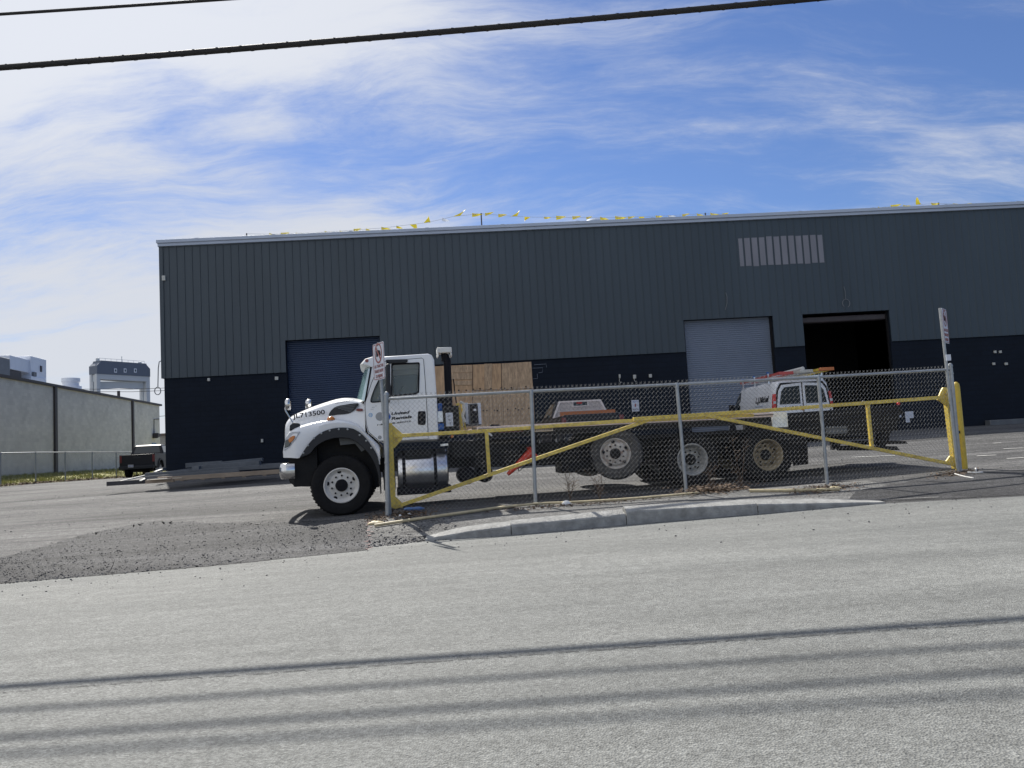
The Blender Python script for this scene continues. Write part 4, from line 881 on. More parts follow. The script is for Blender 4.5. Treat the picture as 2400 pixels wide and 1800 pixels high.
# bumper wraps round both corners
q0 = [A(x, y, .12) for x, y in ((35, 960), (245, 955), (200, 1198), (42, 1185))]
xf = q0[0][0]; xr_ = q0[1][0]; zmn = q0[2][1]; zmx = q0[0][1]
path = [(xr_, .05), (xr_ - .14, .03), (xf + .12, .03), (xf + .05, .055), (xf + .01, .11), (xf - .01, .20), (xf - .06, .55), (xf - .10, TW / 2)]
path += [(x, TW - v) for x, v in path[-2::-1]]; secs = []
for i, (x, v) in enumerate(path):
    a = np.array(path[max(i - 1, 0)]); c = np.array(path[min(i + 1, len(path) - 1)]); t = (c - a) / np.linalg.norm(c - a); nx, nv = -t[1], t[0]
    if i == 0 or i == len(path) - 1: pass
    pr = [(-.015, zmn), (.0, zmn + .02), (.018, zmn + .10), (.02, (zmn + zmx) / 2), (.016, zmx - .12), (-.004, zmx - .05), (-.035, zmx - .035), (-.05, zmx - .04), (-.05, zmn + .01)]
    secs.append([(x + nx * d, v + nv * d, z) for d, z in pr])
MB().loft(secs).build('bumper', 'chrome', tr, smooth=60)
# grille
b = MB(); gx = x0h; z0g, z1g = A(62, 880)[1], A(70, 480)[1]
b.loft([[(gx - .03 + .1 * abs(s_) ** 3, TW / 2 + s_ * .62, z0g), (gx + .06 + .1 * abs(s_) ** 3, TW / 2 + s_ * .62, z1g), (gx + .4, TW / 2 + s_ * .62, z1g - .1), (gx + .4, TW / 2 + s_ * .62, z0g)] for s_ in (-1, -.6, 0, .6, 1)]); b.build('grille', 'chrome', tr)
# headlights
for sd_ in (0, 1):
    Y = (lambda v: v) if not sd_ else (lambda v: TW - v)
    q = [A(x, y) for x, y in ((72, 790), (100, 640), (160, 560), (210, 545), (315, 542), (250, 660), (160, 760), (80, 810))]; xs2 = [p[0] for p in q]; xa, xb = min(xs2), max(xs2)
    def bend(x): k = 45 * (x - x0f) / (x1f - x0f); return .16 * max(0, 1 - k / 7.) ** 1.6
    vs = [(x, Y(bend(x) - .012), z) for x, z in q]; vs2 = [(x, Y(bend(x) + .06), z) for x, z in q]; h = MB().loft([vs, vs2]).build('headlight', 'lens', tr, bevel=.006)
    q = [A(x, y) for x, y in ((85, 770), (100, 660), (170, 640), (190, 700), (150, 750))]; MB().loft([[(x, Y(bend(x) - .02), z) for x, z in q], [(x, Y(bend(x)), z) for x, z in q]]).build('lens', 'glass', h, bevel=.01)
    q = smooth([A(x, y) for x, y in ((150, 655), (180, 618), (240, 600), (235, 640), (190, 690), (160, 690))], 3, True); MB().loft([[(x, Y(bend(x) - .026), z) for x, z in q], [(x, Y(bend(x)), z) for x, z in q]]).build('turn_signal', 'amber', h, bevel=.006)
# hood vent, marker lights, lettering
hv = smooth([A(x, y, .2) for x, y in ((710, 318), (750, 240), (820, 192), (920, 172), (1125, 150), (1100, 210), (1040, 270), (960, 298), (830, 308))], 3, True)
def sideof(p, d): return (p[0], hoodside(p[0]) - d, p[1])
v_ = MB().loft([[sideof(p, .006) for p in hv], [sideof(p, -.05) for p in hv]]).build('hood_vent', 'flare', tr)
b = MB()
for k in range(5):
    p, q_ = A(800 + k * 45, 205 + k * 22 - k * 8, .2), A(1090 - k * 12, 172 + k * 24, .2); b.beam(sideof(p, .012), sideof(q_, .012), .006, .012)
b.build('louvre', 'steelbeam', v_)
p0, p1 = A(215, 385, .33), A(682, 250, .22); ang = math.atan2(A(680, 300, .25)[1] - A(222, 385, .33)[1], p1[0] - p0[0])
tx = text('JL713500', 'ink', None, (0, 0, A(680, 300, .24)[0] - A(220, 380, .33)[0], .112), 0, bold=.02)
tx.parent = tr; ya = hoodside(p0[0]); yb = hoodside(p1[0]); tx.location = (A(218, 385, .33)[0], ya - .045, A(218, 385, .33)[1]); tx.rotation_euler = (0, -math.atan2(A(682, 322, .28)[1] - A(222, 386, .28)[1], p1[0] - p0[0]), math.atan2(yb - ya, p1[0] - p0[0]))
q = A(800, 160, .2); q2 = A(1085, 108, .2); tx = text('www.unitedrentals.com', 'ink', None, (0, 0, q2[0] - q[0], .022), 0); tx.parent = tr; tx.location = (q[0], hoodside(q[0]) - .012, q[1]); tx.rotation_euler = (0, -math.atan2(q2[1] - q[1], q2[0] - q[0]), math.atan2(hoodside(q2[0]) - hoodside(q[0]), q2[0] - q[0]))
q = smooth([A(x, y, .18) for x, y in ((1095, 240), (1115, 226), (1180, 226), (1190, 243), (1180, 258), (1110, 258))], 2, True); MB().loft([[sideof(p, .02) for p in q], [sideof(p, -.01) for p in q]]).build('side_marker', 'darkred', tr, bevel=.005)
u, z = A(745, 384, .12); MB().lathe([(.075, -.0), (.07, .03), (.05, .055), (.02, .068), (0, .07)], (u, .12, z), 'z', 16).build('marker_lamp', 'amber', tr)
# cab
CO = .08                                     # side plane of the cab
sideo = [B(x, y, CO) for x, y in ((300, 480), (345, 400), (480, 352), (700, 338), (1085, 312), (1130, 330), (1152, 372), (1170, 620), (1190, 900), (1212, 1380), (1215, 1478), (600, 1512), (400, 1512), (250, 1385), (222, 1270), (205, 1100), (203, 935))]
wsT, wsB = B(300, 480, CO), B(203, 935, CO)
dl = [B(x, y, CO) for x, y in ((212, 1000), (222, 945), (300, 700), (395, 480), (420, 425), (470, 400), (600, 385), (1000, 352), (1022, 370), (1040, 600), (1060, 900), (1085, 1380), (1090, 1472), (600, 1500), (405, 1500), (262, 1378), (232, 1270), (215, 1100))]
win = [B(x, y, CO) for x, y in ((575, 440), (590, 428), (955, 409), (970, 422), (968, 620), (962, 825), (950, 838), (915, 858), (580, 884), (573, 875))]
vent = smooth([B(x, y, CO) for x, y in ((285, 948), (300, 880), (345, 760), (400, 650), (470, 520), (500, 462), (545, 452), (553, 480), (553, 900), (540, 935), (430, 962), (310, 972))], 2, True)
CW = TW - 2 * CO
for y0_, y1_, nm in ((CO, CO + .045, 'cab_side'), (TW - CO - .045, TW - CO, 'cab_side')):
    o = MB().holed(sideo, [win, vent], y0_, y1_).build(nm, 'white', tr, bevel=.008, fix=True)
def inset(P, d):
    c = np.mean(P, axis=0); return [tuple(c + (np.array(p) - c) * (1 - d / max(np.linalg.norm(np.array(p) - c), .01))) for p in P]
dr = MB().holed(dl, [win, vent], CO - .007, CO - .001).build('door', 'white', tr, bevel=.002)
MB().tube([(x, CO - .004, z) for x, z in dl], .006, 5, closed=True).build('door_seal', 'ink', dr)
b = MB(); b.holed(win, [inset(win, .032)], CO - .014, CO + .02); b.holed(vent, [inset(vent, .022)], CO - .013, CO + .02); b.build('window_seal', 'ink', dr)
b = MB(); b.holed(win, [inset(win, .02)], TW - CO - .02, TW - CO + .01); b.build('window_seal', 'ink', tr)
gm = mat('side_glass', (.6, .7, .68), .02, var=.0, alpha=.22, spec=.6)
b = MB(); c_ = inset(win, .02); b.add([(x, CO + .015, z) for x, z in c_], [tuple(range(len(c_)))]); c_ = inset(vent, .015); b.add([(x, CO + .016, z) for x, z in c_], [tuple(range(len(c_)))]); b.build('window_pane', gm, dr, fix=False)
c_ = inset(win, .02); MB().add([(x, TW - CO - .02, z) for x, z in c_], [tuple(range(len(c_)))]).build('window_pane', gm, tr, fix=False)
# roof, back, floor with a rounded section
rt = [(480, 352), (700, 336), (1085, 308)]
b = MB(); rp_ = [B(x, y, CO) for x, y in ((305, 470), (345, 400), (480, 350), (700, 336), (1085, 310), (1132, 328), (1154, 372), (1172, 620), (1192, 900), (1214, 1380), (1216, 1478))]
secs = []
for v, dz in ((CO + .002, -.004), (CO + .06, .018), (CO + .25, .035), (TW / 2, .05), (TW - CO - .25, .035), (TW - CO - .06, .018), (TW - CO - .002, -.004)):
    secs.append([(x - (.14 * (1 - ((v - TW / 2) / (CW / 2)) ** 2) if i < 1 else 0) + (dz if i > 5 else 0) * .5, v, z + (dz if i < 6 else 0)) for i, (x, z) in enumerate(rp_)])
b.loft(secs, closed=False, caps=False); o = b.build('cab_roof', 'white', tr, smooth=45)
so = o.modifiers.new('Solidify', 'SOLIDIFY'); so.thickness = .03; so.offset = 0
fl = B(400, 1512, CO); b = MB(); b.box((B(230, 0, CO)[0], CO + .05, B(0, 1500, CO)[1]), (B(1212, 0, CO)[0], TW - CO - .05, B(0, 1478, CO)[1])); b.box((B(205, 0, CO)[0], CO + .05, B(0, 1500, CO)[1]), (B(240, 0, CO)[0], TW - CO - .05, B(0, 1010, CO)[1])); b.build('cab_floor', 'flare', tr)
b = MB(); x0_ = B(215, 0, CO)[0]; b.box((x0_, .15, B(0, 1100, CO)[1]), (x0_ + .45, TW - .15, B(0, 950, CO)[1])); b.tube([(x0_ + .5, .55, B(0, 900, CO)[1]), (x0_ + .35, .55, B(0, 1000, CO)[1])], .03, 8)
b.build('dashboard', 'flare', tr); b = MB(); c0 = np.array([x0_ + .52, .6, B(0, 890, CO)[1]]); b.tube([tuple(c0 + .22 * np.array([math.cos(t) * .5, math.sin(t), math.cos(t) * .85])) for t in [k * math.tau / 16 for k in range(16)]], .016, 6, closed=True); b.build('steering_wheel', 'flare', tr)
for v in (.35, 1.5):
    b = MB(); sx = B(900, 0, CO)[0]; zs = B(0, 1080, CO)[1]; b.box((sx - .45, v, zs - .15), (sx + .08, v + .55, zs)); b.prism([(sx, zs), (sx + .12, zs), (sx + .2, zs + .62), (sx + .1, zs + .62)], v + .03, v + .52); b.build('seat', 'seat', tr, bevel=.04)
# windscreen: bowed forward of the pillars
secs = []
for k in range(9):
    s_ = -1 + k / 4; bow = .24 * (1 - s_ ** 2) + .0; v = TW / 2 + s_ * (CW / 2 - .02); secs.append([(wsB[0] + .01 - bow, v, wsB[1] - .03), (wsT[0] + .0 - bow * .8, v, wsT[1] + .03)])
b = MB().loft(secs, closed=False, caps=False); o = b.build('windshield', 'windshield', tr, smooth=60, fix=False)
b = MB()
for k in (0, 8): b.beam(secs[k][0], secs[k][1], .03, .05)
b.tube([s_[0] for s_ in secs], .025, 6); b.build('windshield_seal', 'ink', tr)
b = MB(); n = []
for k in range(9): s_ = -1 + k / 4; bow = .22 * (1 - s_ ** 2); v = TW / 2 + s_ * (CW / 2 - .16); n.append([(wsB[0] - bow - .2, v, wsB[1] - .045), (wsB[0] + .02, v, wsB[1] - .0), (wsB[0] + .02, v, wsB[1] - .1), (wsB[0] - bow - .2, v, wsB[1] - .12)])
b.loft(n); b.build('cowl', 'flare', tr)
# sun visor
vp = [B(x, y, CO) for x, y in ((173, 432), (205, 392), (250, 358), (335, 333), (420, 345), (480, 352), (400, 470), (300, 478), (240, 452))]
secs = []
for v, k in ((CO - .02, 0), (CO + .03, .3), (CO + .2, 1), (TW / 2, 1.5), (TW - CO - .2, 1), (TW - CO - .03, .3), (TW - CO + .02, 0)): secs.append([(x - .06 * k * (1 if i < 4 else .2), v, z + (.02 * k if 1 < i < 6 else 0)) for i, (x, z) in enumerate(vp)])
MB().loft(secs).build('sun_visor', 'white', tr, smooth=50, bevel=.01)
q = B(236, 388, CO); b = MB()
b.lathe([(.0, -.03), (.03, -.028), (.034, -.016)], (q[0], CO, q[1]), 'y', 12); b.build('visor_lamp', 'signred', tr)
q = [B(x, y, CO - .05) for x, y in ((500, 372), (790, 365), (806, 378), (800, 405), (760, 418), (505, 428))]; MB().prism(q, CO - .05, CO - .004).build('roof_vent_strip', 'flare', tr, bevel=.01)
# door furniture
q = smooth([B(x, y, CO) for x, y in ((945, 1110), (965, 1090), (1035, 1088), (1052, 1110), (1055, 1180), (1052, 1255), (1035, 1280), (965, 1278), (943, 1255))], 2, True)
hd = MB().prism(q, CO - .012, CO - .006).build('door_handle', 'ink', dr, bevel=.002); q = [B(x, y, CO) for x, y in ((965, 1240), (1020, 1232), (1020, 1248), (965, 1256))]; MB().prism(q, CO - .035, CO - .01).build('lever', 'flare', hd, bevel=.004)
def btext(s_, m, x0, y0, x1, y1, sl=0, **k):
    p, q = B(x0, y1, CO), B(x1, y0, CO); return text(s_, m, dr, (p[0], p[1], q[0], q[1]), CO - .009, slant=sl, **k)
btext('United', 'ink', 576, 1094, 832, 1146, .018, shear=.2, bold=.04); btext('Rentals', 'ink', 576, 1156, 862, 1212, .018, shear=.2, bold=.04)
btext('1-800-UR-RENTS', 'ink', 378, 1244, 850, 1290, .035, shear=.2, bold=.025); btext('US DOT 690740', 'ink', 560, 1445, 912, 1478, .018)
for cx_, m_ in ((418, 'inkgrey'), (505, 'inkblue')):
    q = B(cx_, 1163, CO); MB().lathe([(.078, -.0005), (.078, .001)], (q[0], CO - (.0095 if m_ == 'inkgrey' else .0115), q[1]), 'y', 28).build('logo', m_, dr)
q = B(505, 1163, CO); b = MB()
for a in (.5, 1.6): b.tube([(q[0] + .07 * math.cos(a) * t, CO - .012, q[1] + .07 * math.sin(a) * t) for t in (-1, 1)], .0022, 4)
b.build('logo', 'signwhite', dr)
q = B(288, 1142, CO); dc = MB().holed([(q[0] + .036 * math.cos(t * .4), q[1] + .036 * math.sin(t * .4)) for t in range(15)], [[(q[0] + .028 * math.cos(t * .4), q[1] + .028 * math.sin(t * .4)) for t in range(15)]], CO - .0095, CO - .0085).build('decal', 'inklight', dr)
text('17A', 'inklight', dr, (q[0] - .022, q[1] - .014, q[0] + .024, q[1] + .016), CO - .009)
q = B(415, 1452, CO); MB().lathe([(0, -.004), (.03, -.003), (.034, 0)], (q[0], CO - .008, q[1]), 'y', 14).build('logo', 'inkgrey', dr)
for x, y, l_ in ((305, 1035, 40), (350, 1017, 25), (290, 1062, 40)): q = B(x, y, CO); MB().box((q[0], CO - .0095, q[1] - .003), (q[0] + l_ / 5.925 / 131, CO - .0085, q[1] + .004)).build('decal', 'inkgrey', dr)
# mirrors
ml = empty  # noqa
b = MB(); q = [B(x, y, -.16) for x, y in ((500, 445), (545, 430), (560, 450), (562, 700), (575, 760), (568, 910), (540, 940), (498, 938))]; b.prism(q, -.27, -.10)
mr = b.build('door_mirror', 'flare', tr, bevel=.03, seg=3)
b = MB(); q1, q2 = B(510, 380, -.1), B(540, 930, -.1); b.tube([(q1[0] + .02, CO, q1[1] - .02), (q1[0] + .01, -.17, q1[1] - .03), (q1[0] + .01, -.17, q1[1] - .12)], .014, 8); b.tube([(q2[0], CO, q2[1] - .03), (q2[0], -.17, q2[1] - .0)], .014, 8); b.build('arm', 'ink', mr)
MB().prism([(x + .005, z) for x, z in [B(x, y, -.16) for x, y in ((505, 460), (540, 450), (545, 900), (505, 900))]], TW + .1, TW + .25).build('door_mirror', 'flare', tr, bevel=.03)
def hmirror(head, base, off):
    hx0, hy0, hx1, hy1 = head; c = A((hx0 + hx1) / 2, (hy0 + hy1) / 2, off); w_ = (A(hx1, hy1, off)[0] - A(hx0, hy0, off)[0]) / 2; h_ = (A(hx0, hy0, off)[1] - A(hx1, hy1, off)[1]) / 2
    secs = []
    for t, s_ in ((-1, .5), (-.8, .85), (-.2, 1), (.5, 1), (.9, .9), (1, .6)): secs.append([(c[0] + w_ * t, off + .09 * s_ * math.cos(k * .3927), c[1] + h_ * s_ * math.sin(k * .3927)) for k in range(16)])
    m_ = MB().loft(secs).build('hood_mirror', 'chrome', tr, smooth=60); q = A(*base, off)
    bse = A(hx0 + 5, (hy0 + hy1) / 2 + 20, off); b = MB().tube([(c[0] - w_ * .7, off, c[1] - h_ * .3), (c[0] - w_ * 1.0, off, c[1] - h_ * .7), (c[0] - w_ * .9, off, c[1] - h_ * 1.1), (q[0], off, q[1])], .012, 8); b.build('arm', 'chrome', m_)
    MB().prism([(q[0] - .09, q[1] - .10), (q[0] + .10, q[1] - .02), (q[0] + .09, q[1] + .03), (q[0] - .02, q[1] + .05), (q[0] - .08, q[1] + .0)], off - .05, off + .05).build('base', 'flare', m_, bevel=.015)
hmirror((105, 85, 185, 242), (240, 455), .16); hmirror((390, 95, 478, 215), (520, 330), 2.3)
# wheels
def wheel(c, r, rr_, w_, dish, m, tm='rubber', hub='ink', name='wheel', holes=True, deep=False, far_=False):
    """rim face towards -y at y=0 of c; dish = how far the disc sits behind the rim lip (negative: bulges out)"""
    b = MB(); b.lathe([(rr_, .012), (rr_ + .03, -.0), (r * .80, -.012), (r * .93, .0), (r * .985, .03), (r, .055), (r, w_ - .055), (r * .985, w_ - .03), (r * .9, w_), (rr_, w_ - .01)], c, 'y', 48, caps=False)
    wh = empty(name, (0, 0, 0)); wh.parent = tr
    ty = b.build('tyre', tm, wh)
    b = MB()
    for i in range(48):
        a = i * math.tau / 48; a2 = a + .06
        for y_ in (w_ * .30, w_ * .70): b.beam((c[0] + (r + .001) * math.cos(a), c[1] + y_ - .04, c[2] + (r + .001) * math.sin(a)), (c[0] + (r + .001) * math.cos(a2), c[1] + y_ + .04, c[2] + (r + .001) * math.sin(a2)), .03, .012)
    b.build('tread', tm, ty, smooth=0)
    b = MB(); b.lathe([(rr_ + .004, .02), (rr_ + .006, .002), (rr_ - .008, -.004), (rr_ - .02, .004), (rr_ - .035, .03), (rr_ - .05, max(dish * .6, .04)), (rr_ - .075, dish), (rr_ * .48, dish - (.02 if not deep else .035)), (.0, dish - (.02 if not deep else .035))], c, 'y', 48, caps=False)
    b.build('rim', m, wh)
    b = MB(); yy = c[1] + dish - (.022 if not deep else .037)
    for k in range(10): a = k * .6283 + .25; b.lathe([(0, -.028), (.014, -.026), (.018, 0)], (c[0] + rr_ * .565 * math.cos(a), yy, c[2] + rr_ * .565 * math.sin(a)), 'y', 8)
    b.lathe([(0, -.06), (rr_ * .30, -.055), (rr_ * .345, -.03), (rr_ * .36, 0)], (c[0], yy, c[2]), 'y', 24); b.build('hub', hub, wh)
    if holes:
        b = MB()
        for k in range(5):
            a = k * 1.2566 + .45; rc = rr_ * .79; secs = []
            q = [(rc + .027 * math.cos(t * .5236)) for t in range(12)]; ov = [(c[0] + (rc + .027 * math.cos(t * .5236)) * math.cos(a + .15 * math.sin(t * .5236)), (rc + .027 * math.cos(t * .5236)) * math.sin(a + .15 * math.sin(t * .5236))) for t in range(12)]
            b.prism([(x, c[2] + z) for x, z in ov], c[1] + dish - .018, c[1] + dish + .01)
        b.build('hand_hole', 'ink', wh)
    return wh
uf, zf_ = T(800.2, 1137.7); wheel((uf, .0, zf_), .535, .307, .34, .06, 'rimwhite'); wheel((uf, TW - .34, zf_), .535, .307, .34, .06, 'rimwhite', holes=False)
um, zm = T(1623.6, 1077); ur, zr = T(1801, 1066)
for (u, z), m_ in (((um, zm), 'rimgrey'), ((ur, zr), 'rimtan')):
    wheel((u, .0, z), .52, .30, .27, .17, m_, hub='black', deep=True); wheel((u, .31, z), .52, .30, .27, .1, m_, holes=False); wheel((u, TW - .58, z), .52, .30, .58, .1, m_, holes=False)
ul, zl = T(1444, 1063, .05); lw = wheel((0, 0, 0), .49, .285, .30, -.01, 'rimrust', 'dusty', 'black', name='lift_wheel'); lw.location = (ul, .10, zl); lw.rotation_euler = (0, 0, rad(-21)); wheel((ul, TW - .3, zl), .49, .285, .28, .0, 'rimrust', 'dusty')
# axles, frame, tanks
for u, z in ((uf, zf_ - .02), (ul, zl)): MB().tube([(u, .3, z), (u, TW - .3, z)], .075, 10).build('axle', 'black', tr)
b = MB(); [b.tube([(u, .3, z), (u, TW - .3, z)], .075, 10) for u, z in ((um, zm), (ur, zr))]
for u in (um, ur): b.lathe([(.2, -.2), (.26, 0), (.2, .2)], (u, TW / 2, zm), 'y', 16)
b.tube([(um - 3.2, TW / 2, zm + .1), (um, TW / 2, zm)], .06, 8); b.build('axle', 'black', tr)
xb0 = T(1060, 1000)[0]; xend = T(1900, 1000)[0]
b = MB()
for v in (.75, TW - .83): b.box((A(400, 0)[0], v, .72), (xend + .1, v + .08, .98))
b.box((xb0, .5, .98), (xend, TW - .5, 1.10)); b.build('chassis_frame', 'black', tr, bevel=.005)
# deck
q = [T(1120, 1006, -.04), T(1440, 987.5, -.04), T(1812, 971.5, -.04)]
zd0, zd1 = q[0][1], q[-1][1]; dk0, dk1 = q[0][0], q[-1][0]
b = MB(); b.beam((dk0, TW / 2, zd0), (dk1, TW / 2, zd1), TW + .08, .085); dk = b.build('deck', 'deck', tr, bevel=.004)
MB().beam((dk0 + .01, -.048, zd0 + .0), (dk1, -.048, zd1 + .0), .012, .014).build('rub_strip', 'ink', dk)
b = MB(); b.beam((dk0, .05, zd0 - .11), (dk1, .05, zd1 - .11), .06, .12)
for k in range(17): x = dk0 + .2 + k * (dk1 - dk0 - .4) / 16; z = zd0 + (zd1 - zd0) * (x - dk0) / (dk1 - dk0); b.box((x - .04, .06, z - .14), (x + .04, TW - .06, z - .05))
b.build('cross_member', 'black', dk)
q0, q1 = T(1253, 1010, -.0), T(1296, 1000.5, -.0)
np_ = MB().box((q0[0], .005, q0[1] - .02), (q1[0], .018, q1[1])).build('number_board', 'pale', tr, bevel=.002); text('10713258', 'ink', np_, (q0[0] + .015, q0[1], q1[0] - .02, q1[1] - .02), .003, bold=.01)
q0, q1 = T(1170, 1014), T(1226, 1009.5); MB().box((q0[0], .012, q0[1]), (q1[0], .018, q1[1])).build('reflector', 'darkred', tr)
for px, py, m_ in ((1060, 1023, 'amber'), (1145, 1017, 'lens')): u, z = T(px, py, .0); MB().lathe([(0, -.03), (.022, -.025), (.028, 0)], (u, .02, z), 'y', 12).build('marker_lamp', m_, tr)
u, z = T(1149, 1018); MB().beam((u - .03, .0, z + .03), (u + .03, .0, z - .03), .015, .03).build('strap_end', 'signwhite', tr)
b = MB(); q = [T(x, y, -.03) for x, y in ((1148, 1002), (1152, 996.5), (1171, 997), (1172, 1000)) ]; b.tube([(x, -.02, z) for x, z in q], .02, 6); b.build('tie_down', 'ink', tr)
# tank
u0_, z0_ = T(929, 1058, .1); u1_, z1_ = T(1054, 1150, .1); rt_ = (z0_ - z1_) / 2; zc = (z0_ + z1_) / 2
tk = MB().lathe([(rt_ * .86, 0), (rt_ * .97, .02), (rt_, .05), (rt_, u1_ - u0_ - .05), (rt_ * .97, u1_ - u0_ - .02), (rt_ * .86, u1_ - u0_)], (u0_, .1 + rt_, zc), 'x', 40).build('fuel_tank', 'alu', tr, smooth=40)
for px in (947, 1021):
    u, z = T(px, 1100, .1); MB().lathe([(rt_ + .006, -.03), (rt_ + .012, -.028), (rt_ + .012, .028), (rt_ + .006, .03)], (u, .1 + rt_, zc), 'x', 40).build('strap', 'ink', tk)
MB().box((u0_ + .15, .14, z0_ - .12), (u1_ - .3, .4, z0_ + .015)).build('tank_step', 'black', tk, bevel=.01)
MB().box((u0_ - .02, .12, z1_ - .03), (u1_ + .03, .6, z1_ + .1)).build('tank_bracket', 'ink', tk)
for px, py, r_ in ((1095, 1115, .165), (1137, 1111, .16)):
    u, z = T(px, py, .4); MB().lathe([(0, -.02), (r_ * .7, 0), (r_, .05), (r_, .7), (r_ * .6, .78)], (u, .4, z), 'y', 24).build('air_tank', 'ink', tr)
b = MB(); x0_, x1_ = T(1060, 0)[0], T(1165, 0)[0]; b.box((x0_, .3, .70), (x1_, 1.2, .95)); x2_ = T(1250, 0)[0]; b.box((x1_, .45, .68), (x2_, 1.0, .9)); b.box((T(1010, 0)[0], .25, .9), (x1_, 1.3, 1.22)); b.box((x2_ + .1, .5, .5), (T(1395, 0)[0], 1.1, .95))
b.box((T(1480, 0)[0], .5, .55), (T(1580, 0)[0], TW - .5, 1.05)); b.build('underbody_box', 'black', tr, bevel=.02)
b = MB()
for k in range(9):
    x = T(1080 + k * 34, 0)[0]; b.tube([(x, .28, .95), (x + .1, .26, .8 - .1 * (k % 3)), (x + .3, .3, .75 - .08 * (k % 2)), (x + .5, .35, .92)], .014, 5)
b.build('hose', 'ink', tr)
# exhaust stack, mast and boxes behind the cab
u, z = T(1053, 1000, .35); zt_ = T(1048, 834, .35); xt = T(1044, 834, .35)[0]; b = MB(); b.tube([(T(1054, 990, .35)[0], .35, T(1054, 990, .35)[1]), (T(1048, 845, .35)[0], .35, T(1048, 845, .35)[1])], .070, 16); b.tube([(T(1048, 846, .35)[0], .35, T(1048, 846, .35)[1]), (T(1043, 832, .35)[0], .35, T(1043, 832, .35)[1])], [.072, .055], 16)
es = b.build('exhaust_stack', 'ink', tr); a = T(1023, 817, .35); c = T(1058, 828, .35); b = MB().box((a[0], .2, c[1]), (c[0], .5, a[1])); b.box((a[0], .2, c[1] - .07), (a[0] + .03, .5, c[1])); b.box((c[0] - .03, .2, c[1] - .07), (c[0], .5, c[1])); b.build('rain_cap', 'valve', es, bevel=.02); MB().tube([((a[0] + c[0]) / 2, .35, zt_[1] - .1), ((a[0] + c[0]) / 2, .35, c[1])], .06, 12).build('outlet', 'ink', es)
def tbox(nm, m_, x0, y0, x1, y1, v0, v1, bev=.01, par=None): a = T(x0, y1, v0); c = T(x1, y0, v0); return MB().box((a[0], v0, a[1]), (c[0], v1, c[1])).build(nm, m_, par or tr, bevel=bev)
tbox('air_dryer', 'bluebox', 1026, 992, 1041, 1008, .22, .4); tbox('valve_box', 'bluebox', 1028, 945, 1036, 990, .3, .45); tbox('valve_box', 'alu', 1026, 963, 1040, 990, .26, .4)
pl = tbox('placard', 'signwhite', 1045.5, 967, 1061, 1000, .18, .2); tbox('tool_box', 'black', 1040, 950, 1075, 1012, .22, .8)
b = MB()
for k in range(3): q = T(1053 + k * 2 - 2, 976 + k * 8, .18); b.tube([(q[0] - .02, .176, q[1]), (q[0] + .02, .176, q[1] + .02), (q[0] + .0, .176, q[1] - .02)], .004, 4)
b.build('placard_mark', 'ink', pl)
b = MB(); b.beam((T(1072, 945, .3)[0], .3, T(1072, 945, .3)[1]), (T(1084, 1008, .3)[0], .3, T(1084, 1008, .3)[1]), .05, .05); b.tube([(T(1080, 950, .3)[0], .34, T(1080, 946, .3)[1]), (T(1092, 1006, .3)[0], .34, T(1092, 1006, .3)[1])], .014, 6); b.build('support_arm', 'yellow2', tr)
cb = tbox('equipment_cabinet', 'steelbeam', 1090, 944, 1127, 998, .6, 1.3, .02); tbox('cabinet_panel', 'ink', 1104, 948, 1120, 992, .58, .6, .005, cb); tbox('cabinet_gauge', 'signwhite', 1110, 958, 1116, 963, .565, .58, .003, cb)
for x in (1092, 1122): tbox('cabinet_strap', 'fascia', x, 944, x + 4, 994, .575, .6, .005, cb)
MB().tube([(T(x, y, .35)[0], .38, T(x, y, .35)[1]) for x, y in ((1057, 925), (1055, 889), (1063, 888), (1067, 925), (1070, 945))], .012, 6).build('grab_frame', 'ink', tr)
MB().tube([(T(x, y, .3)[0], .28, T(x, y, .3)[1]) for x, y in ((1078, 942), (1086, 946), (1088, 960), (1084, 975), (1090, 990))], .03, 6).build('white_hose', 'offwhite', tr)
tbox('cab_guard_panel', 'ink', 1024, 930, 1045, 1030, .5, TW - .4)
q = [T(x, y, .12) for x, y in ((1032, 1041), (1050, 1039), (1051, 1044), (1033, 1046))]; MB().prism(q, .12, .2).build('step_plate', 'alu', tr)
tbox('cab_step', 'flare', 912, 1044, 1020, 1052, .12, .5); tbox('cab_step', 'flare', 900, 1100, 925, 1150, .3, .9)
# rear of the truck
tbox('side_guard', 'black', 1480, 1003, 1812, 1030, .10, .18, .01)['label'] = 'dark panel hanging under the yellow rail'
sp = tbox('mud_guard_plate', 'alu', 1810, 963, 1845, 1003.5, -.03, .0, .01)
for v in (.02, TW - .62):
    q = [T(x, y, .05) for x, y in ((1845, 985), (1888, 982), (1893, 1088), (1858, 1092), (1846, 1040))]; MB().prism(q, v, v + .012).build('mud_flap', 'rubber', tr)
q = [T(x, y, .03) for x, y in ((1400, 1040), (1560, 1022), (1750, 1010), (1880, 1005), (1905, 1020), (1860, 1030), (1560, 1045), (1410, 1060))]; MB().prism(q, .35, TW - .35).build('suspension', 'black', tr, bevel=.02)
